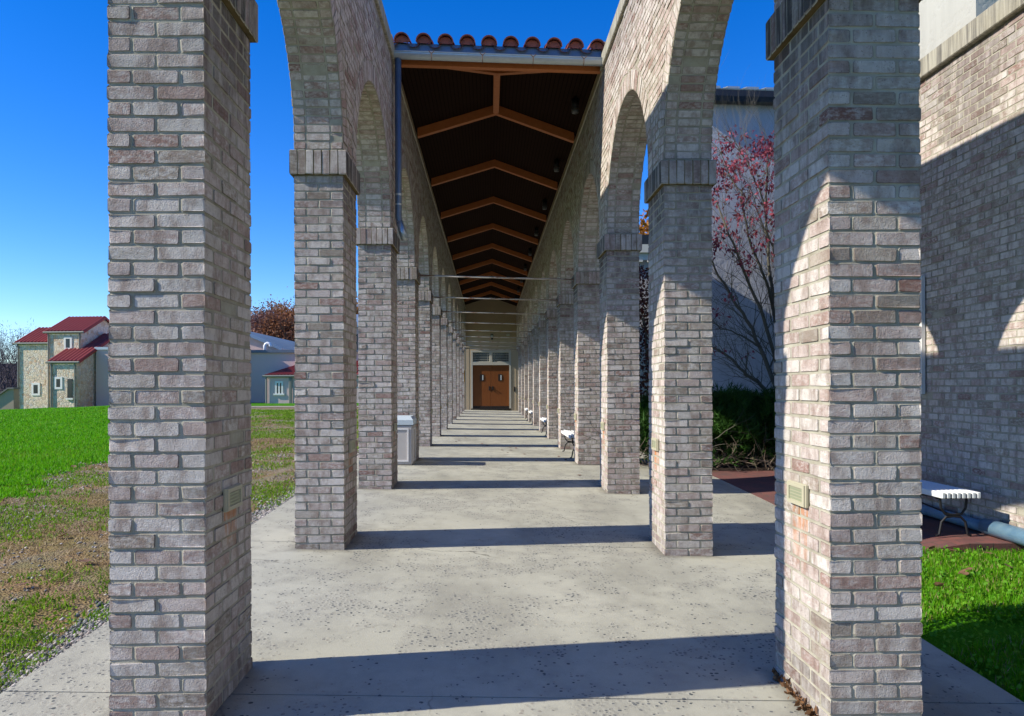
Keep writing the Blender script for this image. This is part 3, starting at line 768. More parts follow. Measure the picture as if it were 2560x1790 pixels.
for (a, b) in ((dx0 - .09, dx0), (dx1, dx1 + .09)): mb.box(a, b, YD - .03, YD + .2, dz0, tz1 + .08)
mb.box(dx0, dx1, YD - .028, YD + .2, dz1, tz0); mb.box(dx0, dx1, YD - .028, YD + .2, tz1, tz1 + .08)
xm = (dx0 + dx1) / 2; mb.box(xm - .06, xm + .06, YD - .026, YD + .2, tz0, tz1)
epart(mb, "door_frame", TRIM)
for s_, (a, b) in ((-1, (dx0, xm - .06)), (1, (xm + .06, dx1))):
    mb = MB(); mb.box(a, b, YD + .05, YD + .06, tz0, tz1); f = epart(mb, "transom_window", GLASS)
    mb = MB()
    for k in range(1, 4): mb.box(a, b, YD + .042, YD + .049, tz0 + (tz1 - tz0) * k / 4 - .006, tz0 + (tz1 - tz0) * k / 4 + .006)
    for x in (a + .12, b - .12): mb.box(x - .006, x + .006, YD + .036, YD + .041, tz0, tz1)
    for z_ in (tz0, tz1 - .035): mb.box(a, b, YD + .03, YD + .049, z_, z_ + .035)
    for x in (a, b - .035): mb.box(x, x + .035, YD + .028, YD + .049, tz0 + .035, tz1 - .035)
    o = mb.build("muntin", TRIM); o.parent = f; o.matrix_parent_inverse = Matrix.Identity(4)
for s_, (a, b) in ((-1, (dx0 + .01, xm - .006)), (1, (xm + .006, dx1 - .01))):
    mb = MB(); mb.bbox(a, b, YD + .06, YD + .105, dz0 + .03, dz1 - .01, .006); d_ = epart(mb, "door_leaf", DOORW)
    cx_ = (a + b) / 2 + .0; z_ = dz0 + 1.63
    mb = MB(); mb.box(cx_ - .1, cx_ + .1, YD + .045, YD + .059, z_ - .17, z_ + .17)
    o = mb.build("window_frame", DKF); o.parent = d_
    mb = MB(); mb.box(cx_ + .02, cx_ + .075, YD + .036, YD + .043, z_ - .13, z_ + .13); o = mb.build("window_pane", mat("wired glass", (0.5, 0.52, 0.5), .2)); o.parent = d_
    mb = MB(); xk = xm + s_ * .085; mb.bbox(xk - .04, xk + .04, YD + .035, YD + .059, dz0 + .95, dz0 + 1.17, .006); mb.tube([(xk, YD + .035, dz0 + 1.08), (xk, YD - .03, dz0 + 1.08)], .028, 10); o = mb.build("handle", DKF); o.parent = d_
    mb = MB(); mb.box(a, b, YD + .05, YD + .058, dz0 + .03, dz0 + .12); o = mb.build("kick_plate", DKF); o.parent = d_
mb = MB(); mb.box(dx0, dx1, YD - .03, YD + .2, dz0 - .06, dz0 + .025); epart(mb, "threshold", DKF)
o_ = MB(); o_.bbox(dx1 + .24, dx1 + .30, YD - .03, YD - .003, .95, 1.2, .005); epart(o_, "keypad", DKF)
# wall lantern and floodlight over the door
pL = at(1230, 842, Y=YD)
wl = empty("wall_lantern", (pL.x, YD, pL.z), 0, "dark lantern on the wall above the brown double door", "lantern")
mb = MB(); mb.box(-.04, .04, -.04, -.004, -.1, .06); mb.tube([(0, -.02, 0), (0, -.14, .08)], .015, 6); mb.tube([(0, -.14, -.16), (0, -.14, -.13), (0, -.14, -.05)], [.02, .05, .06], 8); mb.build("bracket", DKF, wl)
mb = MB(); mb.tube([(0, -.14, -.05), (0, -.14, .07)], [.06, .085], 8); mb.build("glass", mat("lantern glass", (0.30, 0.32, 0.28), .3), wl)
mb = MB(); mb.tube([(0, -.14, .07), (0, -.14, .10), (0, -.14, .14)], [.1, .08, .01], 8); mb.build("hood", DKF, wl)
pL = at(1270, 838, Y=YD)
fl = empty("flood_light", (pL.x, YD, pL.z), 0, "small pale floodlight on the wall right of the lantern", "floodlight")
mb = MB(); mb.bbox(-.09, .09, -.14, -.05, -.05, .07, .015); mb.build("lamp_head", TRIM, fl); mb = MB(); mb.tube([(0, -.05, -.01), (0, -.003, -.01)], .03, 8); mb.build("mount", DKF, fl)
sg_ = empty("notice_board", (XL + .006, Y0 + 11 * S + .3, 1.75), 0, "narrow yellow notice on the last lawn side pier by the door", "notice")
mb = MB(); mb.bbox(-.012, .02, -.2, .2, -.28, .28, .004); mb.build("panel", mat("yellow board", (0.55, 0.30, 0.02), .6), sg_)
mb = MB(); mb.box(.0205, .023, -.17, .17, .12, .2); mb.build("heading_band", mat("brown band", (0.15, 0.07, 0.02), .6), sg_)

# ------------------------------------------------------------------ bin
BINM = mat("beige painted bin", rough=.55); t = NT(BINM); v = t.coord(); t.col(t.mix(t.noise(v, 5, 4), (0.50, 0.46, 0.42), (0.44, 0.40, 0.36)))
LID = mat("grey blue lid", (0.50, 0.56, 0.58), .5); WHT = mat("white edge", (0.75, 0.72, 0.68), .5)
bx0, bx1, by0, by1 = -1.72, -1.185, 11.72, 12.25; bz = zfl(-1.4, 12)
bn = empty("litter_bin", ((bx0 + bx1) / 2, (by0 + by1) / 2, bz), 0, "square beige litter bin with pale blue lid between lawn side piers", "bin")
hw, hd = (bx1 - bx0) / 2, (by1 - by0) / 2
mb = MB(); mb.bbox(-hw, hw, -hd, hd, .0, .62, .02); mb.build("body", BINM, bn)
for ang in (0, 90, 180, 270):
    mb = MB()
    for a, b, c_, d in ((-hw + .06, hw - .06, .055, .075), (-hw + .06, hw - .06, .55, .57), (-hw + .06, -hw + .078, .075, .55), (hw - .078, hw - .06, .075, .55)): mb.box(a, b, -hd - .012, -hd - .001, c_, d)
    o = mb.build("panel_frame", WHT, bn); o.rotation_euler = (0, 0, R(ang))
mb = MB(); q = .03; vs = []
for z_, g in ((.625, 0.012), (.70, 0.012), (.755, -.03)):
    vs += [(-hw - g, -hd - g, z_), (hw + g, -hd - g, z_), (hw + g, hd + g, z_), (-hw - g, hd + g, z_)]
mb.add(vs, [(3, 2, 1, 0), (8, 9, 10, 11)] + [(4 * k + i, 4 * k + (i + 1) % 4, 4 * k + 4 + (i + 1) % 4, 4 * k + 4 + i) for k in range(2) for i in range(4)]); mb.build("lid", LID, bn)

# ------------------------------------------------------------------ slatted benches
SLATM = mat("white painted slat", rough=.5); t = NT(SLATM); v = t.coord(); t.col(t.mix(t.ramp(t.noise(v, 12, 5, .7), [(0.55, 0), (0.75, .6)]), (0.72, 0.72, 0.70), (0.48, 0.47, 0.44)))
def bench(L=1.55, W=.38, H=.41, n=8, curved=False):
    """origin on the ground at the near end's centre; slats run along +y"""
    t_ = empty("slatted_bench")
    pitch = W / n
    for i in range(n):
        x = -W / 2 + pitch * (i + .5); mb = MB()
        dz = 0; 
        if curved: dz = -.022 * math.cos((x / (W / 2)) * math.pi / 2) ** 2 + .012
        if curved and i == 0: dz -= .02
        mb.bbox(x - pitch * .36, x + pitch * .36, 0, L, H - .055 + dz, H + dz, .006); mb.build("slat", SLATM, t_)
    for y in (.12, L - .12):
        mb = MB()
        sec = .009
        up = [(-W * .34, y, H - .06), (-W * .31, y, H * .62), (-W * .2, y, H * .49), (0, y, H * .47), (W * .2, y, H * .49), (W * .31, y, H * .62), (W * .34, y, H - .06)]
        lo = [(-W * .44, y, .008), (-W * .36, y, .02), (-W * .30, y, H * .32), (-W * .18, y, H * .43), (0, y, H * .445), (W * .18, y, H * .43), (W * .30, y, H * .32), (W * .36, y, .02), (W * .44, y, .008)]
        mb.tube(up, .0115, 6); mb.tube(lo, .0115, 6); mb.tube([(-W * .46, y, H - .062), (W * .46, y, H - .062)], .010, 5)
        mb.build("leg_frame", BLK, t_)
    mb = MB(); mb.tube([(0, .12, H * .46), (0, L - .12, H - .07)], .008, 5); mb.tube([(0, L - .12, H * .46), (0, .12, H - .07)], .008, 5); mb.build("cross_brace", BLK, t_)
    return t_
bA = bench(2.2, .36); bA.location = (4.15, 6.50, PZ + .004)
tag(bA, "white slatted bench on red paving against the sunlit brick wall", "bench", "white slatted benches")
proto = bench(1.6, .40, .425, 8, True)
for i, n in enumerate((3, 5, 7, 8)):
    o = proto if i == 0 else copy_tree(proto)
    y = Y0 + n * S + PD + .36; o.location = (1.63, y, zfl(1.6, y) + .002)
    tag(o, ['white slatted bench nearest the camera in the right hand arches', 'white slatted bench mostly hidden behind the sixth right hand pier', 'white slatted bench in the arch past the eighth right hand pier', 'farthest white slatted bench seen in the right hand arches'][i], "bench", "white slatted benches")

# ------------------------------------------------------------------ brick wing on the right with parapet, and stucco hall
XW = 4.62
def wall_bricks(mb, y0, y1, z0, z1, seed):
    random.seed(seed); k = 0; z = z1; h = .0705
    while z > z0:
        y = y0 + (.1045 if k % 2 else 0) - .2
        while y < y1:
            ya, yb = max(y, y0), min(y + .209, y1)
            if yb - ya > .03:
                st = .55 if (z > z1 - .8 and 6.6 < ya < 7.5) else (.3 if z > z1 - .4 else 0)
                brick(mb, (XW, 0, 0), (0, -1, 0), (0, 0, 1), (-1, 0, 0), [(-yb, z - h), (-ya, z - h), (-ya, z), (-yb, z)], rb(st))
            y += .209
        z -= h; k += 1
wing = empty("brick_wing", (XW, 6, -.2), 0, "sunlit brick wall of the wing with stained concrete coping, downpipe at its foot", "building")
def wpart(mb, name, m, **k):
    o = mb.build(name, m, None, **k); o.parent = wing; o.matrix_parent_inverse = Matrix.Translation((-XW, -6, .2)); return o
c0, c1 = at(2303.4, 204, X=XW), at(2303.4, 155.7, X=XW - .03)
WTOP = c0.z
mb = MB(); wall_bricks(mb, .5, 10.4, -.35, WTOP, 77); mb.box(XW + .0043, XW + .35, .5, 10.4, -.4, WTOP, 1); wpart(mb, "brick_wall", [BRICK, MORTAR], attr=True)
mb = MB(); y = .5
while y < 10.4: mb.bbox(XW - .06, XW + .42, y + .003, min(y + 1.22, 10.4) - .003, WTOP + .004, WTOP + .205, .008); y += 1.22
wpart(mb, "coping", STONE)
ps = at(2312, 920, X=XW); mb = MB(); mb.box(XW - .05, XW - .012, ps.y - .03, ps.y + .03, at(2312, 985, X=XW).z, at(2312, 690, X=XW).z); wpart(mb, "conduit", mat("grey conduit", (0.66, 0.65, 0.62), .5))

def stucco(name, ca, cb):
    m = mat(name, rough=.9); t = NT(m); v = t.coord()
    c = t.mix(t.noise(v, 1.2, 5), ca, cb)
    t.col(t.mix(t.ramp(t.noise(t.map(v, (2.5, 2.5, .35)), 1.6, 5, .65), [(0.5, 0), (0.75, .35)]), c, tuple(k * .6 for k in ca)))
    ns = t.noise(t.mix(.3, v, t.noise(v, 1.4, 3, col=True), 'ADD'), 1.6, 6, .6)
    tr = t.ramp(t.math('ABSOLUTE', t.math('SUBTRACT', ns, .5)), [(0.0, 0), (0.045, 1)])
    t.bump(t.math('ADD', t.math('MULTIPLY', tr, .7), t.math('MULTIPLY', t.noise(v, 40, 4), .2)), .32, .012); return m
STUC_SHADE = stucco("shade blue stucco", (0.50, 0.50, 0.52), (0.56, 0.555, 0.57)); STUC_SUN = stucco("cream stucco", (0.385, 0.375, 0.315), (0.43, 0.42, 0.36))  # same stucco twice: rear wall tinted with shade blue, sunlit block darkened
tw = at(2440, 60, Y=7.7)
hall = empty("stucco_hall", (8, 12, -.2), 0, "tall cream stucco hall with dark roof gutter behind the bare tree", "building")
def hpart(mb, name, m, **k):
    o = mb.build(name, m, None, **k); o.parent = hall; o.matrix_parent_inverse = Matrix.Translation((-8, -12, .2)); return o
twr = MB(); twr.box(tw.x, 12, 7.7, 12.2, -.3, 9.5); hpart(twr, "upper_block", STUC_SUN)
# rear wall, turned a little so that the low sun grazes it
pa, pb = at(1740, 500, Y=15.9), at(1936, 500, Y=16.0)
dv = (pb - pa); dv.z = 0; dv.normalize(); nv = Vector((dv.y, -dv.x, 0))
ztop = at(1790, 262, Y=16.0).z
mb = MB(); A = pa; B = pa + dv * 9
bk = -nv * 1.5
mb.add([(A.x, A.y, -.4), (B.x, B.y, -.4), (B.x, B.y, ztop), (A.x, A.y, ztop), *[tuple(q) for q in ((A + bk).to_3d(), (B + bk).to_3d())]], [(0, 1, 2, 3)])
mb.v[-2] = (A.x + bk.x, A.y + bk.y, -.4); mb.v[-1] = (A.x + bk.x, A.y + bk.y, ztop)
mb.f.append([4, 0, 3, 5]); mb.m.append(0); mb.c.append((0, 0, 0, 1))
hpart(mb, "rear_wall", STUC_SHADE)
DKG = metal("dark gutter", (0.05, 0.055, 0.06), .4, .5); RFM = mat("light metal roof", (0.62, 0.65, 0.66), .45, .5)
mb = MB(); e0 = A + nv * .12 - dv * .3; e1 = B + nv * .12
prof_ = [(-.10, .0), (-.12, .10), (-.10, .24), (.10, .26), (.10, .0)]
vs = []
for e in (e0, e1):
    for a, z_ in prof_: q = e + nv * (-a); vs.append((q.x, q.y, ztop + z_ - .02))
mb.add(vs, [(i, i + 5, (i + 1) % 5 + 5, (i + 1) % 5) for i in range(5)] + [(0, 1, 2, 3, 4)[::-1], (5, 6, 7, 8, 9)]); hpart(mb, "gutter", DKG)
mb = MB(); e0 = A + nv * .16 - dv * .3; e1 = B + nv * .16; q0 = e0 + bk * 2.6; q1 = e1 + bk * 2.6
mb.add([(e0.x, e0.y, ztop + .27), (e1.x, e1.y, ztop + .27), (q1.x, q1.y, ztop + 1.3), (q0.x, q0.y, ztop + 1.3), ], [(0, 1, 2, 3)])
L_ = (e1 - e0).length
for i in range(int(L_ / .42)):
    a = e0 + dv * (i * .42 + .1); b = a + bk * 2.6
    mb.add([(a.x, a.y, ztop + .271), (a.x + dv.x * .26, a.y + dv.y * .26, ztop + .271), (a.x + dv.x * .26, a.y + dv.y * .26, ztop + .315), (a.x, a.y, ztop + .315), (b.x, b.y, ztop + 1.345), (b.x + dv.x * .26, b.y + dv.y * .26, ztop + 1.345)], [(0, 1, 2, 3), (3, 2, 5, 4)])
hpart(mb, "metal_roof", RFM)

# big drain pipe lying at the foot of the wall
dpip = MB(); zp = PZ + .066
dpip.tube([(XW - .105, 11.0, zp), (XW - .105, 6.95, zp), (XW - .11, 6.7, zp)], .052, 16)
PVC = mat("grey blue plastic pipe", rough=.35); t = NT(PVC); v = t.coord(); t.col(t.mix(t.ramp(t.noise(v, 6, 5, .7), [(0.4, 0), (0.7, 1)]), (0.10, 0.19, 0.27), (0.17, 0.27, 0.33)))
dp0 = dpip.build("drain_pipe", PVC, None, True); tag(dp0, "thick grey blue drain pipe lying along the foot of the brick wing", "pipe")
mb = MB(); mb.tube([(XW - .11, 6.72, zp + .012), (XW - .125, 5.9, zp + .008), (XW - .14, 4.6, zp - .02)], .072, 18); mb.build("outer_sleeve", PVC, dp0, True)

# far building through the right hand arches
fb = empty("brick_annexe", (6.6, 27, 0), 0, "brick annexe with pale cornice glimpsed between the right hand piers", "building")
zc_ = at(1615, 612, Y=26).z; xf = at(1615, 700, Y=26).x
mb = MB(); mb.box(-2.5, 3.5, -1, 5, -.4, zc_ - .55); mb.build("wall", mat("pale brick", (0.42, 0.36, 0.32), .9), fb)
mb = MB(); mb.box(-2.7, 3.7, -1.2, 5, zc_ - .3, zc_ - .02); mb.box(-2.6, 3.6, -1.1, 5, zc_ - .548, zc_ - .302)
for i in range(20): mb.box(-2.65 + i * .31, -2.5 + i * .31, -1.16, -1.002, zc_ - .62, zc_ - .552)
mb.build("cornice", mat("cream cornice", (0.58, 0.54, 0.44), .8), fb)
mb = MB(); mb.box(-2.6, 3.6, -1.1, 5, zc_ - .018, zc_ + .33); mb.build("roof_edge", DKG, fb)

# ------------------------------------------------------------------ buildings beyond the lawn
RUB = mat("rubble stone", rough=.9); t = NT(RUB); v = t.coord()
cc = t.vor(v, 4.6, 'Color'); dd = t.vor(v, 4.6, 'Distance', 'DISTANCE_TO_EDGE')
r1, r2, r3 = t.sep(cc)
c = t.ramp(r1, [(0, (0.64, 0.49, 0.33)), (0.35, (0.72, 0.59, 0.43)), (0.65, (0.66, 0.58, 0.47)), (0.85, (0.58, 0.38, 0.23)), (1, (0.56, 0.50, 0.44))])
t.col(t.mix(t.ramp(dd, [(0.0, 1), (0.05, 0)]), c, (0.40, 0.34, 0.25))); t.bump(t.ramp(dd, [(0, 0), (0.12, 1)]), .5, .05)
CREAM = mat("cream render", rough=.9); t = NT(CREAM); v = t.coord(); t.col(t.mix(t.noise(v, .8, 4), (0.60, 0.43, 0.385), (0.66, 0.49, 0.44)))
RTILE = mat("bright red tile roof", rough=.7); t = NT(RTILE); v = t.coord(); t.col(t.mix(t.noise(v, 6, 4, .7), (0.22, 0.035, 0.032), (0.36, 0.065, 0.05)))
GUTG = mat("grey green gutter", (0.20, 0.20, 0.17), .6, .0); FRM = mat("white window frame", (0.74, 0.71, 0.64), .7); WIN = mat("dark house window", (0.02, 0.022, 0.025), .15, 0, .5)
def tile_slope(mb, p00, p10, p11, p01, n):
    """corrugated tile slope: p00-p10 is the eave, p01-p11 the ridge"""
    p00, p10, p11, p01 = map(Vector, (p00, p10, p11, p01)); nr = (p10 - p00).cross(p01 - p00).normalized()
    if nr.z < 0: nr = -nr
    K = 6; vs = []; M = n * K
    for i in range(M + 1):
        u = i / M; h = abs(math.sin(math.pi * (i / K))) * .09
        vs.append(tuple(p00.lerp(p10, u) + nr * h)); vs.append(tuple(p01.lerp(p11, u) + nr * h))
    mb.add(vs, [(2 * i, 2 * i + 2, 2 * i + 3, 2 * i + 1) for i in range(M)])
house = empty("stone_house", (-34, 66, -.5), 0, "rubble stone house with three red tiled roofs beyond the lawn", "house")
def hp(mb, name, m, parent=None):
    o = mb.build(name, m); o.parent = parent or house
    if parent is None: o.matrix_parent_inverse = Matrix.Translation((34, -66, .5))
    return o
def vol(Y, pxl, pxr, eave_py, ridge_run, rise, depth, zb=-1.6, lean=False, ov=.10):
    """a stone volume with its front wall on Y; roof ridge parallel to the front"""
    x0, x1 = at(pxl, 960, Y=Y).x, at(pxr, 960, Y=Y).x; ze = at((pxl + pxr) / 2, eave_py, Y=Y).z
    mb = MB(); mb.box(x0, x1, Y, Y + depth, zb, ze)
    zrr = ze + rise
    if lean: gable = [(Y, ze), (Y + ridge_run, ze), (Y + ridge_run, zrr)]
    else: gable = [(Y, ze), (Y + depth, ze), (Y + ridge_run, zrr)]
    for x in (x0, x1): mb.add([(x, a, b) for a, b in gable], [(0, 1, 2)] if x == x1 else [(2, 1, 0)])
    hp(mb, "stone_wall", RUB)
    rf = MB(); k = rise / ridge_run
    tile_slope(rf, (x0 - .3, Y - ov, ze - k * ov + .08), (x1 + .3, Y - ov, ze - k * ov + .08), (x1 + .3, Y + ridge_run, zrr + .08), (x0 - .3, Y + ridge_run, zrr + .08), max(6, int((x1 - x0 + .6) / .32)))
    if not lean: tile_slope(rf, (x0 - .3, Y + depth + ov, ze - k * ov + .08), (x1 + .3, Y + depth + ov, ze - k * ov + .08), (x1 + .3, Y + ridge_run, zrr + .08), (x0 - .3, Y + ridge_run, zrr + .08), max(6, int((x1 - x0 + .6) / .32)))
    for x in (x0 - .3, x1 + .3):      # verge boards give the slopes a thickness
        for (ya, za, yb, zb_) in ([(Y - ov, ze - k * ov, Y + ridge_run, zrr)] if lean else [(Y - ov, ze - k * ov, Y + ridge_run, zrr), (Y + depth + ov, ze - k * ov, Y + ridge_run, zrr)]):
            rf.add([(x, ya, za - .12), (x, yb, zb_ - .12), (x, yb, zb_ + .1), (x, ya, za + .1)], [(0, 1, 2, 3)])
    ro = hp(rf, "roof", RTILE)
    g = MB(); g.tube([(x0 - .32, Y - ov - .06, ze - k * ov + .0), (x1 + .32, Y - ov - .06, ze - k * ov + .0)], .085, 8)
    gu = g.build("gutter", GUTG); gu.parent = house; gu.matrix_parent_inverse = Matrix.Translation((34, -66, .5))
    for x in (x0 + .08, x1 - .10):
        g = MB(); g.tube([(x, Y - ov, ze - k * ov), (x, Y - .07, ze - .3), (x, Y - .07, zb)], .06, 8); hp(g, "downpipe", GUTG)
    return x0, x1, ze
def win(Y, pxa, pya, pxb, pyb, door=False):
    a, b = at(pxa, pyb, Y=Y), at(pxb, pya, Y=Y); fw = .17
    mb = MB(); d0, d1 = Y - .05, Y - .004
    mb.box(a.x, a.x + fw, d0, d1, a.z, b.z); mb.box(b.x - fw, b.x, d0, d1, a.z, b.z); mb.box(a.x + fw, b.x - fw, d0, d1, b.z - fw, b.z); mb.box(a.x + fw, b.x - fw, d0, d1, a.z, a.z + fw)
    f = hp(mb, "window", FRM)
    mb = MB(); mb.box(a.x + fw, b.x - fw, Y - .022, Y - .006, a.z + fw, b.z - fw); o = mb.build("pane", WIN); o.parent = f
    mb = MB(); xm_ = (a.x + b.x) / 2; mb.box(xm_ - .03, xm_ + .03, Y - .034, Y - .024, a.z + fw, b.z - fw); o = mb.build("mullion", WIN); o.parent = f
vol(65, 35, 124, 856, 2.9, 1.45, 5.8); vol(64.4, 120, 209, 828.5, 3.0, 1.45, 6.0); vol(62.2, 138, 206.5, 904, 5.2, 2.55, 5.2, lean=True)
win(65, 73, 957, 95.5, 989); win(64.4, 163, 841, 184.5, 874); win(62.2, 147.5, 942, 169, 973)
a, b = at(183, 995, Y=62.2), at(195.5, 947, Y=62.2); mb = MB(); mb.box(a.x, b.x, 62.13, 62.19, a.z, b.z); dd_ = hp(mb, "door", WIN)
mb = MB(); mb.box(a.x - .1, b.x + .1, 62.08, 62.195, a.z - .14, a.z - .003); hp(mb, "door_sill", FRM)
house.rotation_euler = (0, 0, R(-6)); house.location.x -= .2; house.location.y += .3
# low cream wall with parapet right of the stone house
a, b = at(240, 1010, Y=64.6), at(420, 868, Y=64.6)
lw = empty("cream_wing", (a.x, 64.6, -1), 0, "cream rendered wing with metal parapet beside the stone house", "building")
mb = MB(); mb.box(0, b.x - a.x, 0, 6, -1, b.z + 1 - .2); mb.build("wall", CREAM, lw)
mb = MB(); mb.box(-.08, b.x - a.x + .08, -.1, 6, b.z + 1 - .198, b.z + 1 + .02); mb.build("parapet", mat("pale metal cap", (0.55, 0.60, 0.62), .5), lw)
# shed at the far left
a, b = at(-60, 1022, Y=60), at(34, 975, Y=60)
sh = empty("low_shed", (a.x, 60, -2), 0, "low tan shed with sloping roof left of the stone house", "shed")
mb = MB(); wx = b.x - a.x
zl, zrt = at(0, 990, Y=60).z + 2, at(20, 973, Y=60).z + 2
xa = at(0, 980, Y=60).x - a.x; xb_ = at(22, 980, Y=60).x - a.x
mb.add([(0, 0, -.5), (wx, 0, -.5), (wx, 0, zrt), (xb_, 0, zrt), (xa - 1.5, 0, zl - 1.0), (0, 0, zl - 1.0), (0, .6, -.5), (wx, .6, -.5), (wx, .6, zrt), (xb_, .6, zrt), (xa - 1.5, .6, zl - 1.0), (0, .6, zl - 1.0)],
       [(0, 1, 2, 3, 4, 5), (6, 11, 10, 9, 8, 7), (1, 7, 8, 2), (0, 5, 11, 6)]); mb.build("wall", mat("tan render", (0.40, 0.30, 0.21), .9), sh)
mb = MB(); mb.add([(wx + .1, -.15, zrt + .01), (xb_, -.15, zrt + .01), (xa - 1.5, -.15, zl - .98), (wx + .1, .7, zrt + .01), (xb_, .7, zrt + .01), (xa - 1.5, .7, zl - .98),
                   (wx + .1, -.15, zrt + .14), (xb_, -.15, zrt + .14), (xa - 1.5, -.15, zl - .85), (wx + .1, .7, zrt + .14), (xb_, .7, zrt + .14), (xa - 1.5, .7, zl - .85)],
                  [(0, 6, 7, 1), (1, 7, 8, 2), (6, 9, 10, 7), (7, 10, 11, 8), (0, 3, 9, 6), (0, 1, 4, 3), (1, 2, 5, 4)]); mb.build("roof", mat("grey brown roof", (0.20, 0.17, 0.15), .8), sh)

# cream hall with vaulted metal roof, flat block and tiled lean-to
YB = 58.0
hallc = empty("cream_hall", (-17, 62, 0), 0, "cream hall with curved blue grey metal roof and flat block in front", "building")
def cp(mb, name, m, parent=None, smooth=False):
    o = mb.build(name, m, None, smooth); o.parent = parent or hallc
    if parent is None: o.matrix_parent_inverse = Matrix.Translation((17, -62, 0))
    return o
xa, xb = at(624.5, 960, Y=YB).x, -7.6
zt = at(680, 882, Y=YB).z; zf = at(680, 876.5, Y=YB).z + .05
mb = MB(); mb.box(xa, xb, YB, YB + 5.5, -1, zt); cp(mb, "flat_block", CREAM)
mb = MB(); mb.box(xa - .15, xb + .1, YB - .18, YB + 5.6, zt + .002, zf); cp(mb, "roof_edge", mat("blue grey fascia", (0.13, 0.15, 0.20), .5, .3))
MET = mat("blue grey metal roof", rough=.4, metal=.4); t = NT(MET); v = t.coord(); t.col(t.mix(t.noise(v, .6, 4), (0.22, 0.29, 0.36), (0.30, 0.37, 0.43)))
YG, YG2 = 64.0, 92.0
zv = lambda x: 6.75 - .0262 * (x + 27.2) ** 2
xr = at(701, 871, Y=YG).x
xsv = [-27.2 + (xr + 27.2) * i / 40 for i in range(41)]
mb = MB()
for y, flip in ((YG, False), (YG2, True)):
    for i in range(40):
        q = [(xsv[i], y, -1), (xsv[i + 1], y, -1), (xsv[i + 1], y, zv(xsv[i + 1])), (xsv[i], y, zv(xsv[i]))]; mb.add(q[::-1] if flip else q, [(0, 1, 2, 3)])
mb.add([(xsv[-1], YG, -1), (xsv[-1], YG2, -1), (xsv[-1], YG2, zv(xsv[-1])), (xsv[-1], YG, zv(xsv[-1]))], [(0, 1, 2, 3)])
mb.add([(xsv[0], YG, -1), (xsv[0], YG2, -1), (xsv[0], YG2, zv(xsv[0])), (xsv[0], YG, zv(xsv[0]))], [(3, 2, 1, 0)])
cp(mb, "gable_wall", CREAM)
mb = MB(); vs = []; e_ = .35
xs2 = [x + (x + 27.2) * .02 for x in xsv]
for y in (YG - e_, YG2 + e_):
    for lift in (.03, .26):
        vs += [(x, y, zv(x) + lift) for x in xs2]
m4 = 41; fs = []
for i in range(40): fs += [(m4 + i, m4 + i + 1, 3 * m4 + i + 1, 3 * m4 + i), (i + 1, i, 2 * m4 + i, 2 * m4 + i + 1), (i, i + 1, m4 + i + 1, m4 + i), (2 * m4 + i + 1, 2 * m4 + i, 3 * m4 + i, 3 * m4 + i + 1)]
fs += [(40, 2 * m4 + 40, 3 * m4 + 40, m4 + 40)]
mb.add(vs, fs)
y = YG
while y < YG2:        # standing seams and snow guards near the eave
    for i in range(20, 40):
        mb.add([(xs2[i], y, zv(xs2[i]) + .262), (xs2[i + 1], y, zv(xs2[i + 1]) + .262), (xs2[i + 1], y, zv(xs2[i + 1]) + .33), (xs2[i], y, zv(xs2[i]) + .33)], [(0, 1, 2, 3)])
    y += .55
cp(mb, "vault_roof", MET)
g = MB(); g.tube([(xs2[-1] + .08, YG - e_, zv(xs2[-1]) + .05), (xs2[-1] + .08, YG2, zv(xs2[-1]) + .05)], .1, 8); cp(g, "gutter", DKG)
pv = at(662, 877, Y=60.2); mb = MB()
mb.tube([(pv.x, 60.2, zf - .02), (pv.x, 60.2, zf + .42), (pv.x + .06, 60.2, zf + .56), (pv.x + .2, 60.2, zf + .64), (pv.x + .36, 60.2, zf + .6), (pv.x + .44, 60.2, zf + .46), (pv.x + .45, 60.2, zf + .36)], .12, 10); cp(mb, "vent_pipe", mat("white vent", (0.75, 0.75, 0.75), .5), None, True)
# tiled annexe in front
YA = 56.0
xa2, xb2 = at(667, 960, Y=YA).x, -8.3; ze = at(700, 937, Y=YA).z
mb = MB(); mb.box(xa2, xb2, YA, YB - .01, -1, ze - .05); cp(mb, "annexe_wall", CREAM)
mb = MB(); k_ = (at(735, 905, Y=YB).z - ze) / (YB - YA)
tile_slope(mb, (xa2 - .2, YA - .10, ze - .10 * .5), (xb2 + .2, YA - .10, ze - .10 * .5), (xb2 + .2, YB - .01, ze + 1.05), (xa2 + 2.6, YB - .01, ze + 1.05), 34)
mb.add([(xa2 - .22, YA - .10, ze - .05), (xa2 + 2.6, YB - .01, ze + 1.05), (xa2 - .22, YB - .01, ze - .18)], [(0, 1, 2)]); cp(mb, "annexe_roof", RTILE)
g = MB(); g.tube([(xa2 - .25, YA - .17, ze - .10), (xb2 + .2, YA - .17, ze - .10)], .08, 8); cp(g, "annexe_gutter", GUTG)
for px in (666.5, 725, 729): g = MB(); x_p = at(px, 960, Y=YA).x; g.tube([(x_p, YA - .1, ze - .2), (x_p, YA - .1, -1)], .06, 8); cp(g, "downpipe", GUTG)
a, b = at(688, 988, Y=YA), at(708, 953, Y=YA); fw = .13
mb = MB(); mb.box(a.x, b.x, YA - .05, YA - .004, b.z - fw, b.z); mb.box(a.x - .1, b.x + .1, YA - .1, YA - .004, a.z, a.z + fw); mb.box(a.x, a.x + fw, YA - .05, YA - .004, a.z + fw, b.z - fw); mb.box(b.x - fw, b.x, YA - .05, YA - .004, a.z + fw, b.z - fw); mb.box((a.x + b.x) / 2 - .06, (a.x + b.x) / 2 + .06, YA - .048, YA - .004, a.z + fw, b.z - fw); wf = cp(mb, "window", FRM)
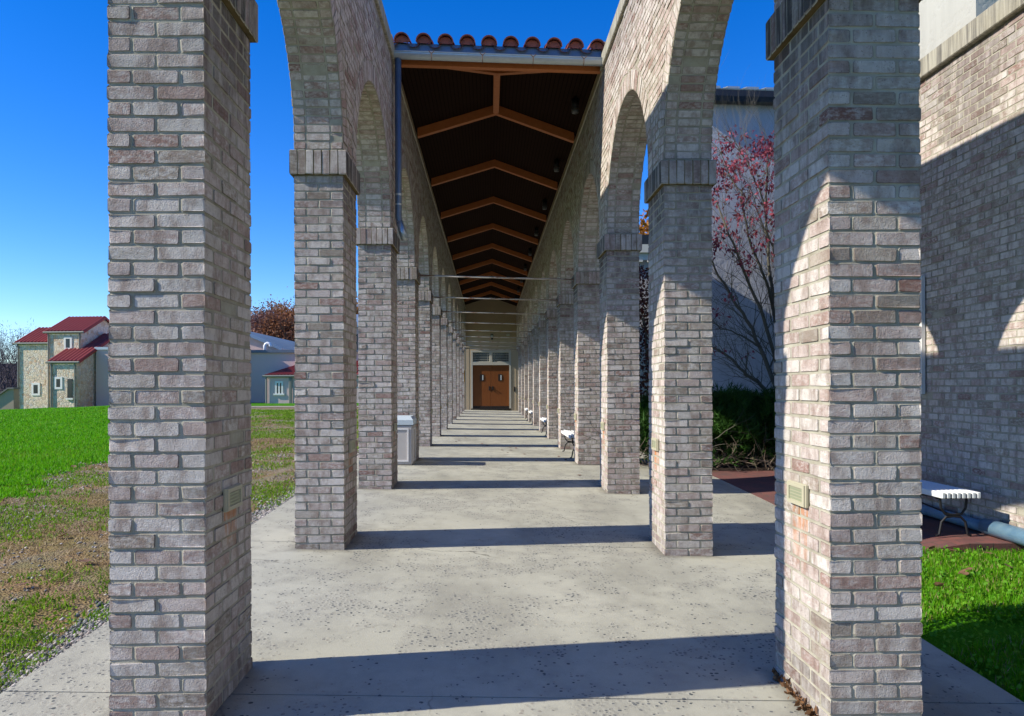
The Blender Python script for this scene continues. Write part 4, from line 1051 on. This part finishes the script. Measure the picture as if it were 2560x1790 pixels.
mb = MB(); mb.box(a.x + fw, b.x - fw, YA - .03, YA - .008, a.z + fw, b.z - fw); o = mb.build("pane", WIN); o.parent = wf
# wing hidden behind the nearest pier, throwing its shadow over the flat block
sw = empty("cream_block", (-24, 56.6, -1), 0, "plain cream block behind the nearest lawn side pier, beside the hall", "building")
mb = MB(); mb.box(-3.2, 4.3, -1.2, 1.2, -.5, 6.6); mb.build("wall", CREAM, sw)
mb = MB(); mb.box(-3.3, 4.4, -1.3, 1.3, 6.602, 6.8); mb.build("roof_edge", DKG, sw)
# taller cream house seen in the sliver past the second pier
ch_ = empty("cream_house", (-10.6, 66, -.5), 0, "cream upper storey with grey roof glimpsed past the second pier", "house")
zt_ = at(895, 819, Y=66).z + .5
mb = MB(); mb.box(-3.5, 3.5, 0, 6, 0, zt_); mb.build("wall", CREAM, ch_)
mb = MB(); mb.add([(-3.9, -.4, zt_), (3.9, -.4, zt_), (3.9, 3, zt_ + 1.2), (-3.9, 3, zt_ + 1.2), (-3.9, -.4, zt_ + .25), (3.9, -.4, zt_ + .25), (3.9, 3, zt_ + 1.45), (-3.9, 3, zt_ + 1.45)], [(0, 3, 2, 1), (4, 5, 6, 7), (0, 1, 5, 4), (1, 2, 6, 5), (3, 0, 4, 7)]); mb.build("roof", MET, ch_)
pw = at(891, 856, Y=66); mb = MB(); mb.box(pw.x + 10.6 - .9, pw.x + 10.6 + .12, -.06, -.004, pw.z + .5 - .75, pw.z + .5 + .75); o = mb.build("window", WIN, ch_)

# ------------------------------------------------------------------ vegetation
def branch_mesh(mb, pts, r0, r1, n=6): mb.tube(pts, [r0 + (r1 - r0) * i / (len(pts) - 1) for i in range(len(pts))], n, cap=False)
def grow(mb, p, d, L, r, depth, rng, tips, spread=.55, droop=0.0, kids=3, n=5):
    """recursive limb; returns twig points"""
    pts = [p]; dd = d.normalized(); q = p
    for i in range(4):
        dd = (dd + Vector((rng.gauss(0, .12), rng.gauss(0, .12), rng.gauss(0, .10) + droop))).normalized(); q = q + dd * (L / 4); pts.append(q)
    branch_mesh(mb, pts, r, r * .55, max(3, n))
    if depth == 0: tips.append((pts[-1], dd)); tips.append((pts[2], dd)); return
    for k in range(kids):
        s_ = pts[min(4, 1 + int(rng.random() * 4))] if k else pts[-1]
        ax = Vector((rng.gauss(0, 1), rng.gauss(0, 1), rng.gauss(0, 1))).normalized()
        nd = (dd + ax * spread * (1.0 if k else .4)).normalized()
        grow(mb, s_, nd, L * rng.uniform(.55, .78), r * .55 * (1.0 if k == 0 else .8), depth - 1, rng, tips, spread, droop, kids, n - 1)
BARK = mat("grey green bark", rough=.9); t = NT(BARK); v = t.coord(); t.col(t.mix(t.noise(v, 20, 5, .7), (0.055, 0.045, 0.038), (0.20, 0.19, 0.14))); t.bump(t.noise(v, 60, 4), .5, .006)
def leafmat(name, a, b, trans=.25):
    m = mat(name, a, .6, 0, .25); t = NT(m); gi = t.n('ShaderNodeNewGeometry'); t.col(t.ramp(gi.outputs['Random Per Island'], [(0, a), (1, b)]))
    try: m.node_tree.nodes['Principled BSDF'].inputs['Transmission Weight'].default_value = 0
    except Exception: pass
    tr = t.n('ShaderNodeBsdfTranslucent'); mx = t.n('ShaderNodeMixShader'); mx.inputs[0].default_value = trans; t.l(t.ramp(gi.outputs['Random Per Island'], [(0, a), (1, b)]), tr.inputs[0])
    out = [n_ for n_ in m.node_tree.nodes if n_.type == 'OUTPUT_MATERIAL'][0]
    t.l(t.b.outputs[0], mx.inputs[1]); t.l(tr.outputs[0], mx.inputs[2]); t.l(mx.outputs[0], out.inputs[0]); return m
def leaves(name, P, size, m, parent, rng, asp=.6, hang=0.0):
    """one diamond leaf per point, random lie"""
    P = np.asarray(P, dtype=float); n = len(P)
    d = rng.normal(0, 1, (n, 3)); d[:, 2] -= hang; d /= np.linalg.norm(d, axis=1)[:, None]
    e = rng.normal(0, 1, (n, 3)); e -= d * (e * d).sum(1)[:, None]; e /= np.linalg.norm(e, axis=1)[:, None]
    s_ = size * rng.uniform(.6, 1.3, n)[:, None]; nn = np.cross(d, e)
    V = np.stack([P, P + d * s_ * .5 + e * s_ * asp * .5 + nn * s_ * .12, P + d * s_, P + d * s_ * .5 - e * s_ * asp * .5 + nn * s_ * .12], 1).reshape(-1, 3)
    F_ = np.arange(4 * n).reshape(-1, 4)
    return np_mesh(name, V, F_, [m], parent=parent)

# dogwood with red leaves in front of the stucco wall
dog = empty("dogwood_tree", (0, 0, 0), 0, "bare branched dogwood with dark red leaves before the stucco wall", "tree")
rngp = random.Random(21); tr = MB(); tips = []
Yt = 13.4
def pp(px, py, dy=0): return at(px, py, Y=Yt + dy)
base = pp(1958, 1140)
limbs = [
    ([(1958, 1150, 0), (1955, 1060, 0), (1948, 985, 0)], .085, .07),
    ([(1948, 985, 0), (1932, 950, .05), (1900, 870, .2), (1868, 800, .3), (1832, 745, .35), (1800, 690, .3), (1770, 640, .2)], .058, .02),
    ([(1945, 1000, 0), (1922, 985, -.2), (1893, 950, -.35), (1866, 938, -.45), (1838, 910, -.5), (1812, 882, -.5), (1780, 868, -.5)], .05, .022),
    ([(1948, 985, 0), (1940, 900, .2), (1905, 790, .1), (1878, 720, 0), (1845, 640, -.1), (1812, 560, -.1), (1790, 500, 0)], .05, .016),
    ([(1948, 985, 0), (1945, 860, .3), (1932, 760, .4), (1922, 650, .4), (1915, 520, .4), (1918, 430, .35), (1922, 360, .3)], .055, .014),
    ([(1935, 770, .4), (1915, 700, .2), (1890, 640, .1), (1865, 560, 0), (1850, 480, -.1), (1825, 440, -.1), (1795, 370, -.1)], .036, .010),
    ([(1948, 985, 0), (1985, 860, .2), (2010, 720, .1), (2000, 560, 0), (1985, 450, 0), (1975, 380, 0)], .06, .015),
    ([(1900, 870, .2), (1870, 850, 0), (1840, 832, -.1), (1800, 818, -.2), (1770, 800, -.2)], .026, .01),
    ([(1915, 520, .4), (1895, 470, .3), (1875, 420, .2), (1850, 380, .2), (1820, 350, .2)], .022, .008),
    ([(1985, 860, .2), (1950, 720, .0), (1930, 620, -.1), (1900, 540, -.2), (1880, 480, -.2)], .03, .01),
    ([(1985, 860, .2), (2040, 760, .3), (2080, 640, .3), (2090, 520, .3)], .04, .012),
]
for pl_, ra, rb2 in limbs:
    pts = [pp(*q) for q in pl_]
    fine = []
    for a, b in zip(pts, pts[1:]):
        for k in range(3): fine.append(a.lerp(b, k / 3) + Vector((rngp.gauss(0, .012), rngp.gauss(0, .012), rngp.gauss(0, .012))))
    ra *= .8; rb2 *= .7
    fine.append(pts[-1]); branch_mesh(tr, fine, ra, rb2, 7)
    if ra > .062: continue
    for i in range(3, len(fine)):
        for rep in range(2):
            d = (fine[i] - fine[i - 1]).normalized(); nd = (d + Vector((rngp.gauss(0, .8), rngp.gauss(0, .8), rngp.gauss(.15, .5)))).normalized()
            grow(tr, fine[i], nd, rngp.uniform(.35, .8), max(.005, (ra + (rb2 - ra) * i / len(fine)) * .26), 3 if rep else 2, rngp, tips, .6, .03, 3, 4)
np_t = tr.build("trunk", BARK, dog, True)
RED = leafmat("dark red leaf", (0.13, 0.018, 0.045), (0.40, 0.09, 0.12), .3)
P = []
for p, d in tips:
    hi = (p.z - 2.9) / 3.2
    if rngp.random() < max(0.003, min(.10, (hi * .12 if hi > .15 else 0))) and 1.5 < p.z < 5.9:
        for k in range(rngp.randint(6, 15)): P.append((p.x + rngp.gauss(0, .055), p.y + rngp.gauss(0, .055), p.z + .03 - rngp.random() * .13))
leaves("foliage", P, .075, RED, dog, RNG, .5, 1.2)

# junipers
JUN = leafmat("juniper green", (0.012, 0.045, 0.006), (0.05, 0.13, 0.015), .15); TWIG = mat("dead twig", (0.26, 0.20, 0.15), .9)
def juniper(x, y, z, rx, ry, h, label, n=9500):
    o = empty("juniper_shrub", (x, y, z), 0, label, "shrub", "juniper shrubs in the bed by the stucco hall")
    th = RNG.uniform(0, 2 * np.pi, n); u = RNG.uniform(0, 1, n) ** .5; hgt = RNG.uniform(.0, 1, n)
    rad = np.sqrt(np.clip(1 - hgt ** 2.6, 0, 1)) * (0.6 + .45 * RNG.uniform(0, 1, n)) * (1 + .20 * np.sin(5 * th + hgt * 7 + x) + .14 * np.sin(11 * th - hgt * 9 + 2 * x))
    keep = (hgt > .38 + .12 * np.sin(3 * th)) | (RNG.uniform(0, 1, n) < .12); th, hgt, rad = th[keep], hgt[keep], rad[keep]; n = len(th)
    P = np.stack([rx * rad * np.cos(th), ry * rad * np.sin(th), h * (.15 + .85 * hgt) * (1 + .10 * np.sin(4 * th + x * 3) + .07 * RNG.normal(0, 1, n))], 1)
    d = np.stack([np.cos(th) * .6, np.sin(th) * .6, .5 + .3 * hgt], 1) + RNG.normal(0, .5, (n, 3)); d /= np.linalg.norm(d, axis=1)[:, None]
    # a spray is five thin needles fanned about d
    V = []; 
    for k in range(5):
        dk = d + RNG.normal(0, .38, (n, 3)); dk /= np.linalg.norm(dk, axis=1)[:, None]; e = np.cross(dk, RNG.normal(0, 1, (n, 3))); e /= np.linalg.norm(e, axis=1)[:, None] + 1e-6
        s_ = RNG.uniform(.05, .20, n)[:, None]; V.append(np.stack([P - e * .009, P + e * .009, P + dk * s_], 1))
    V = np.concatenate(V).reshape(-1, 3); np_mesh("foliage", V, np.arange(len(V)).reshape(-1, 3), [JUN], parent=o)
    mb = MB(); rr = random.Random(int(x * 100)); tp = []
    for k in range(9):
        a = rr.uniform(0, 6.28); grow(mb, Vector((rx * .25 * math.cos(a), ry * .25 * math.sin(a), 0)), Vector((math.cos(a), math.sin(a), .55)), h * .75, .012, 2, rr, tp, .7, 0, 3, 4)
    mb.build("branch", BARK, o); mb = MB()
    # dead skirt of twigs along the front
    for k in range(60):
        xx = rr.uniform(-rx, rx); p = Vector((xx, -ry * rr.uniform(.7, 1.02), rr.uniform(0, h * .3)))
        grow(mb, p, Vector((rr.gauss(0, .8), -.3, rr.gauss(.25, .4))), rr.uniform(.12, .30), .0045, 1, rr, tp, .8, 0, 3, 3)
    mb.build("stem", TWIG, o)
    return o
for i, (x, y, rx, ry, h, lab) in enumerate([
    (2.95, 12.75, .80, .8, 1.05, 'bright green juniper seen in the slit beside the second right hand pier'),
    (3.85, 12.7, .95, .8, 1.10, 'dark juniper with a sunlit patch just right of the second right hand pier'),
    (4.75, 12.75, 1.0, .8, 1.12, 'dark juniper below the dogwood limbs, dead twigs at its foot'),
    (5.65, 12.8, 1.0, .8, 1.13, 'dark juniper at the right end of the bed behind the nearest right hand pier'),
    (4.35, 13.6, 1.3, .8, 1.15, 'dark juniper at the back of the bed against the stucco wall')]):
    juniper(x, y, zter(x, y) - .02, rx, ry, h, lab)
MULCH = mat("dark mulch", rough=.95); t = NT(MULCH); v = t.coord(); t.col(t.mix(t.noise(v, 30, 5, .7), (0.03, 0.02, 0.015), (0.10, 0.065, 0.045))); t.bump(t.noise(v, 50, 4), .8, .02)
mb = MB(); slab_grid(mb, 3.37, 8, 11.92, 15.8, lambda x, y: zfl(3.4, 12) + .01, .1, 4, 4); tag(mb.build("planting_bed", MULCH), kind="structure")

# copper shrub in the slit, orange trees, woods
COP = leafmat("copper leaf", (0.035, 0.012, 0.010), (0.13, 0.035, 0.025), .2)
cs = empty("copper_beech", (at(1616, 900, Y=18).x, 18, -.2), 0, "copper leaved tall shrub between second and third right hand piers", "shrub")
mb = MB(); tp = []; rr = random.Random(3); mb.tube([(0, 0, 0), (0, 0, 1.2)], [.07, .05], 7)
for k in range(6): grow(mb, Vector((0, 0, .5 + k * .35)), Vector((rr.gauss(0, .6), rr.gauss(0, .6), 1)), 1.2, .03, 2, rr, tp, .5, 0, 3, 5)
mb.build("trunk", BARK, cs)
P = [(RNG.normal(0, .55), RNG.normal(0, .55), RNG.uniform(.3, 4.3)) for _ in range(5200)]; P = [p for p in P if p[0] ** 2 + p[1] ** 2 < 1.1 * (1.05 - abs(p[2] - 2) / 2.9)]
leaves("crown", P, .10, COP, cs, RNG, .6, .5)

def crown_pts(rng, R_, H, n, clumps):
    P = []
    for c_ in range(clumps):
        th = rng.uniform(0, 2 * np.pi); u = rng.uniform(-.9, 1); rr_ = R_ * np.sqrt(max(0, 1 - u * u)) * rng.uniform(.35, .95)
        c0_ = np.array([rr_ * np.cos(th), rr_ * np.sin(th), H * .5 * u]); s_ = R_ * rng.uniform(.16, .32)
        P.append(c0_ + rng.normal(0, 1, (n // clumps, 3)) * s_ * np.array([1, 1, .8]))
    return np.concatenate(P)
def far_tree(x, y, h, R_, m, label, group, n=2600, leaf=.5, zb=None, name="autumn_tree"):
    z = zter(x, y) if zb is None else zb
    o = empty(name, (x, y, z), 0, label, "tree", group)
    mb = MB(); rr = random.Random(int(x * 77 + y)); tp = []
    mb.tube([(0, 0, -.5), (0, 0, h * .25), (.1, 0, h * .5), (.15, .1, h * .8)], [h * .018, h * .015, h * .011, h * .004], 7)
    for k in range(7): a = rr.uniform(0, 6.28); grow(mb, Vector((.05, 0, h * rr.uniform(.25, .6))), Vector((math.cos(a), math.sin(a), .9)), R_ * .9, h * .008, 1, rr, tp, .5, 0, 3, 5)
    mb.build("trunk", BARK, o)
    P = crown_pts(RNG, R_, h * .78, n, 26); P[:, 2] += h * .60
    leaves("crown", P, leaf, m, o, RNG, .8)
    return o
OR = leafmat("orange leaf", (0.20, 0.075, 0.010), (0.46, 0.20, 0.03), .3); RU = leafmat("rust leaf", (0.12, 0.05, 0.028), (0.30, 0.12, 0.05), .25); PU = leafmat("purple brown twig leaf", (0.12, 0.06, 0.06), (0.22, 0.115, 0.10), .2)
MIX = [OR, RU, PU]; LB = ['orange autumn tree', 'rust brown autumn tree', 'purple brown autumn tree']
k = 0
for (px, py, Y, mi, R_) in [(600, 790, 116, 2, 4.2), (634, 796, 108, 2, 3.6), (660, 776, 118, 1, 4.2), (676, 800, 104, 2, 4.0), (694, 778, 112, 1, 4.0), (712, 772, 118, 0, 4.2), (726, 790, 104, 1, 4.4), (742, 772, 116, 0, 4.4), (770, 775, 114, 1, 4.6), (800, 780, 118, 2, 4.5), (865, 778, 112, 1, 4.4), (888, 772, 110, 0, 4.2), (905, 776, 116, 1, 4.4), (930, 778, 112, 2, 4.6), (560, 800, 112, 1, 4.2)]:
    p = at(px, py, Y=Y); zb = zter(p.x, Y); h = (p.z - zb) / 1.0
    plc = ['at the left edge of the wood', 'with sky showing through', 'behind the vault roof crest', 'low in front of the wood', 'mid wood above the metal roof', 'highest of the wood in the gap', 'beside the second pier edge', 'hidden partly by the second pier', 'behind the second pier', 'farther behind the second pier', 'left of the sliver past the second pier', 'topping the sliver past the second pier', 'right of the sliver past the second pier', 'deep behind the third pier', 'behind the nearest lawn side pier'][k]
    far_tree(p.x, Y, h, R_, MIX[mi], f'{LB[mi]} {plc}', "autumn trees behind the cream hall", 7500, .27); k += 1
p = at(1617, 548, Y=46); far_tree(p.x, 46, p.z + .2, 2.6, OR, 'golden autumn tree behind the brick annexe right of the walk', "autumn trees right of the walk", 3000, .3, -.2)
# bare trees at the far left
BT = mat("bare twig", (0.09, 0.07, 0.075), .9)
for i, (px, Y, h) in enumerate([(-14, 100, 9.5), (6, 96, 9.8), (20, 104, 10.4), (34, 100, 9.0), (50, 106, 9.5)]):
    x = at(px, 900, Y=Y).x; z = zter(x, Y); o = empty("bare_tree", (x, Y, z), 0, f'leafless grey tree left of the stone house, {["leftmost of them", "second from the left", "the tallest of them", "next to the house corner", "behind the house corner"][i]}', "tree", "bare trees left of the stone house")
    mb = MB(); rr = random.Random(40 + i); tp = []; top = at(px, 850 + 8 * (i % 3), Y=Y).z - z
    mb.tube([(0, 0, -.5), (0, 0, top * .3)], [.22, .16], 6)
    for k in range(6): grow(mb, Vector((0, 0, top * rr.uniform(.12, .35))), Vector((rr.gauss(0, .35), rr.gauss(0, .35), 1)), top * .42, .09, 3, rr, tp, .55, .04, 3, 5)
    mb.build("trunk", BT, o)
    P = [(p.x + rr.gauss(0, .3), p.y + rr.gauss(0, .3), p.z + rr.gauss(0, .3)) for p, d in tp for _ in range(3)]; leaves("twig", P, .55, BT, o, RNG, .08, -.5)
# undergrowth belt far left behind the bare trees
WOODF = leafmat("distant undergrowth", (0.03, 0.03, 0.035), (0.10, 0.075, 0.06), .1)
n = 16000; X_ = RNG.uniform(-110, -20, n); Y_ = RNG.uniform(112, 135, n); zz_ = np.array([zter(a, b) for a, b in zip(X_, Y_)]) + RNG.uniform(0, 1, n) ** 1.3 * (5.5 + 1.5 * np.sin(X_ * .35)); 
u_ = leaves("undergrowth", np.stack([X_, Y_, zz_], 1), .8, WOODF, None, RNG, .7); tag(u_, kind="stuff")

# ------------------------------------------------------------------ grass, weeds, gravel, leaves
def vnoise(x, y, s, seed):
    r_ = np.random.default_rng(seed); G = r_.uniform(0, 1, (64, 64)); xs_, ys_ = x / s, y / s
    xi, yi = np.floor(xs_).astype(int), np.floor(ys_).astype(int); fx, fy = xs_ - xi, ys_ - yi; fx = fx * fx * (3 - 2 * fx); fy = fy * fy * (3 - 2 * fy)
    g = lambda a, b: G[a % 64, b % 64]
    return (g(xi, yi) * (1 - fx) + g(xi + 1, yi) * fx) * (1 - fy) + (g(xi, yi + 1) * (1 - fx) + g(xi + 1, yi + 1) * fx) * fy
def fbm(x, y, s, seed): return .55 * vnoise(x, y, s, seed) + .3 * vnoise(x, y, s / 2.3, seed + 1) + .15 * vnoise(x, y, s / 5, seed + 2)
def zarr(x, y):
    return np.array([zter(a, b) for a, b in zip(x, y)]) + 0.02 * np.sin(x * 1.7 + y * .6) * np.cos(y * 1.3 - x * .4) * (x < -3)
def blades(name, x, y, h, wd, mats, lean=.5, flat=False):
    n = len(x); z = zarr(x, y) - .004; a = RNG.uniform(0, 2 * np.pi, n); b = RNG.uniform(0, 2 * np.pi, n); hh = h * RNG.uniform(.5, 1.25, n)
    ln = RNG.uniform(.1, 1, n) * lean
    dx, dy = np.cos(a) * wd, np.sin(a) * wd
    P0 = np.stack([x - dx, y - dy, z], 1); P1 = np.stack([x + dx, y + dy, z], 1)
    T = np.stack([x + np.cos(b) * hh * ln, y + np.sin(b) * hh * ln, z + (hh * np.sqrt(np.clip(1 - ln ** 2, .02, 1)) if not flat else .012 + .02 * RNG.uniform(0, 1, n))], 1)
    V = np.stack([P0, P1, T], 1).reshape(-1, 3)
    return np_mesh(name, V, np.arange(3 * n).reshape(-1, 3), mats)
GR = leafmat("grass green", (0.07, 0.28, 0.002), (0.17, 0.47, 0.006), .4); GR2 = leafmat("mixed weed green", (0.08, 0.20, 0.006), (0.23, 0.37, 0.02), .4); STR = leafmat("dry straw", (0.16, 0.10, 0.05), (0.44, 0.33, 0.18), .2)
# lush lawn beyond the bare band
n = 260000
y = 8.5 * (46 / 8.5) ** RNG.uniform(0, 1, n); x = -y * RNG.uniform(.36, .86, n)
bnd = -6.4 - np.maximum(y - 14, 0) * .42 + (vnoise(x, y, 1.8, 5) - .5) * 1.6 + (vnoise(x, y, .35, 8) - .5) * .9 + RNG.normal(0, .18, n)
m_ = (x < bnd); x, y = x[m_], y[m_]
g = blades("lawn_grass", x, y, .050 + .0012 * y, .005 + .0007 * y, [GR, GR2], .8)
g.data.polygons.foreach_set('material_index', (RNG.uniform(0, 1, len(x)) < .12 + .35 * np.clip(fbm(x, y, 4.5, 91) - .45, 0, 1) * 2).astype(np.int32)); tag(g, kind="stuff")
# patchy weeds on the bare band
n = 420000
y = 1.8 * (40 / 1.8) ** RNG.uniform(0, 1, n); x = -2.3 - RNG.uniform(0, 1, n) * (np.minimum(y * .9, 12) + 2.5)
bnd = -6.4 - np.maximum(y - 14, 0) * .42
f = .55 * fbm(x * 1.0, y * .75, 1.15, 21) + .45 * fbm(x, y, .33, 27); pr = np.clip((f - .40 - .03 * (x > -2.6) + .0022 * np.minimum(y, 30)) / .26, 0, 1) ** 1.4; m_ = (RNG.uniform(0, 1, len(x)) < pr) & (x > bnd - .5)
x1, y1 = x[m_], y[m_]
g = blades("weed_grass", x1, y1, .030 + .0012 * y1, .0045 + .0005 * y1, [GR2], .95); tag(g, kind="stuff")
n = 170000
y = 1.8 * (30 / 1.8) ** RNG.uniform(0, 1, n); x = -2.3 - RNG.uniform(0, 1, n) * 6.5
f = fbm(x, y, 1.4, 41); m_ = RNG.uniform(0, 1, len(x)) < np.clip((f - .25) / .35, 0, 1); x, y = x[m_], y[m_]
g = blades("dry_straw", x, y, .055 + .001 * y, .0035 + .0004 * y, [STR], .99, True); tag(g, kind="stuff")
# grass plot on the right
n = 70000; x = RNG.uniform(2.58, 4.55, n); y = RNG.uniform(1.5, 6.33, n); f = fbm(x, y, .5, 61); m_ = f > .36; x, y = x[m_], y[m_]
g = blades("plot_grass", x, y, .062, .0045, [GR, GR2, STR], .8); g.data.polygons.foreach_set('material_index', RNG.choice(3, len(x), p=[.62, .28, .10]).astype(np.int32)); tag(g, kind="stuff")
n = 7000; x = RNG.uniform(2.58, 4.55, n); y = RNG.uniform(1.5, 6.33, n); z = zarr(x, y) + RNG.uniform(.01, .05, n)
CLO = leafmat("clover green", (0.07, 0.23, 0.01), (0.17, 0.40, 0.02), .35); g = leaves("clover", np.stack([x, y, z], 1), .028, CLO, None, RNG, .9); tag(g, kind="stuff")
n = 4200; y = RNG.uniform(2, 11, n); x = -2.3 - np.abs(RNG.normal(0, 1.6, n)); f = fbm(x, y * .75, 1.15, 21); m_ = f > .53; x, y = x[m_], y[m_]
g = leaves("broadleaf_weeds", np.stack([x, y, zarr(x, y) + RNG.uniform(.005, .03, len(x))], 1), .026, GR2, None, RNG, .8); tag(g, kind="stuff")
# gravel
GVL = mat("grey gravel", rough=.9); t = NT(GVL); gi = t.n('ShaderNodeNewGeometry'); t.col(t.ramp(gi.outputs['Random Per Island'], [(0, (0.08, 0.09, 0.10)), (0.4, (0.22, 0.22, 0.21)), (0.75, (0.36, 0.31, 0.27)), (1, (0.52, 0.48, 0.44))]))
n = 16000; y = 1.5 * (16 / 1.5) ** RNG.uniform(0, 1, n); x = np.where(RNG.uniform(0, 1, n) < .55, -2.25 - np.abs(RNG.normal(0, .10, n)), -2.3 - RNG.uniform(0, 4.5, n))
f = fbm(x, y, .9, 81); m_ = (x > -2.6) | (f > .5); x, y = x[m_], y[m_]; n = len(x)
oct_ = np.array([(1, 0, 0), (-1, 0, 0), (0, 1, 0), (0, -1, 0), (0, 0, 1), (0, 0, -1)], float); of = np.array([(0, 2, 4), (2, 1, 4), (1, 3, 4), (3, 0, 4), (2, 0, 5), (1, 2, 5), (3, 1, 5), (0, 3, 5)])
s_ = (RNG.uniform(.005, .016, n) * (1 + .05 * y))[:, None, None] * RNG.uniform(.6, 1.3, (n, 1, 3)) * np.array([1, 1, .7]); th = RNG.uniform(0, 6.28, n)
vv = oct_[None] * s_ * RNG.uniform(.8, 1.2, (n, 6, 1)); ct, st_ = np.cos(th)[:, None], np.sin(th)[:, None]
vx = vv[:, :, 0] * ct - vv[:, :, 1] * st_; vy = vv[:, :, 0] * st_ + vv[:, :, 1] * ct
V = np.stack([vx + x[:, None], vy + y[:, None], vv[:, :, 2] + zarr(x, y)[:, None] + .003], -1).reshape(-1, 3)
g = np_mesh("gravel", V, (of[None] + 6 * np.arange(n)[:, None, None]).reshape(-1, 3), [GVL]); tag(g, kind="stuff")

# leaf litter caught along the foot of the nearest right hand pier
n = 170; y = RNG.uniform(Y0 - .02, Y0 + PD, n); x = XR - np.abs(RNG.normal(0, .012, n)) - .006
lt = leaves("leaf_litter", np.stack([x, y, np.array([zfl(a, b) for a, b in zip(x, y)]) + RNG.uniform(.004, .035, n)], 1), .032, leafmat("brown litter", (0.05, 0.025, 0.012), (0.24, 0.12, 0.05), .1), None, RNG, .6); tag(lt, kind="stuff")
# fallen leaves
FL = leafmat("fallen red leaf", (0.13, 0.03, 0.025), (0.22, 0.07, 0.05), .1); FB = leafmat("fallen brown leaf", (0.11, 0.05, 0.03), (0.24, 0.14, 0.08), .1)
def leaf_mesh(name, L, m):
    mb = MB(); o_ = [(0, -.5), (.22, -.28), (.30, 0), (.18, .3), (0, .5), (-.18, .3), (-.30, 0), (-.22, -.28)]
    vs = [(a * L, b * L, .004 + L * (.55 * a * a + .25 * abs(b) ** 2)) for a, b in o_] + [(0, 0, .002)]
    mb.add(vs, [(i, (i + 1) % 8, 8) for i in range(8)]); ob = mb.build(name, m); d = ob.data; bpy.data.objects.remove(ob); return d
lr, lbm = leaf_mesh("fallen_leaf", .085, FL), leaf_mesh("fallen_leaf", .085, FB)
rr = random.Random(8)
spots = [(1255, 1126), (1277, 1126), (1276, 1120), (1290, 1121), (1269, 1132), (1311, 1136), (1205, 1110), (1218, 1114), (1140, 1105), (1361, 1118), (1341, 1153), (1271, 1083), (1306, 1083), (1316, 1092), (1448, 1190), (1163, 1095), (1148, 1101), (1414, 1150), (1397, 1142)]
for px, py in spots:
    p = at(px, py, Z=-.03); z = zfl(p.x, p.y); p = at(px, py, Z=z)
    o = link("fallen_leaf", lr, None, (p.x, p.y, zfl(p.x, p.y) + .002)); o.rotation_euler = (rr.gauss(0, .12), rr.gauss(0, .12), rr.uniform(0, 6.28))
    tag(o, "small dark red leaf fallen on the concrete under the roofed walk", "leaf", "red leaves on the concrete walk")
for px, py in [(225, 1219), (156, 1344), (82, 1232), (70, 1212), (185, 1172), (250, 1188), (60, 1470), (215, 1410)]:
    p = at(px, py, Z=-.25); p = at(px, py, Z=zter(p.x, p.y)); z = zter(p.x, p.y) + .03
    o = link("fallen_leaf", lbm, None, (p.x, p.y, z)); o.rotation_euler = (rr.gauss(0, .3), rr.gauss(0, .3), rr.uniform(0, 6.28)); o.scale = (1.3,) * 3
    tag(o, "curled brown leaf fallen on the patchy ground left of the walk", "leaf", "brown leaves on the patchy ground")
for px, py in [(2414, 1452), (2424, 1440), (2406, 1447), (2380, 1390), (2412, 1500), (2330, 1385), (2470, 1398), (2520, 1432), (2345, 1480)]:
    p = at(px, py, Z=-.28); p = at(px, py, Z=zter(p.x, p.y)); z = zter(p.x, p.y) + .05
    o = link("fallen_leaf", lbm, None, (p.x, p.y, z)); o.rotation_euler = (rr.gauss(0, .35), rr.gauss(0, .35), rr.uniform(0, 6.28))
    tag(o, "brown leaf fallen in the grass plot below the white bench", "leaf", "brown leaves in the grass plot")
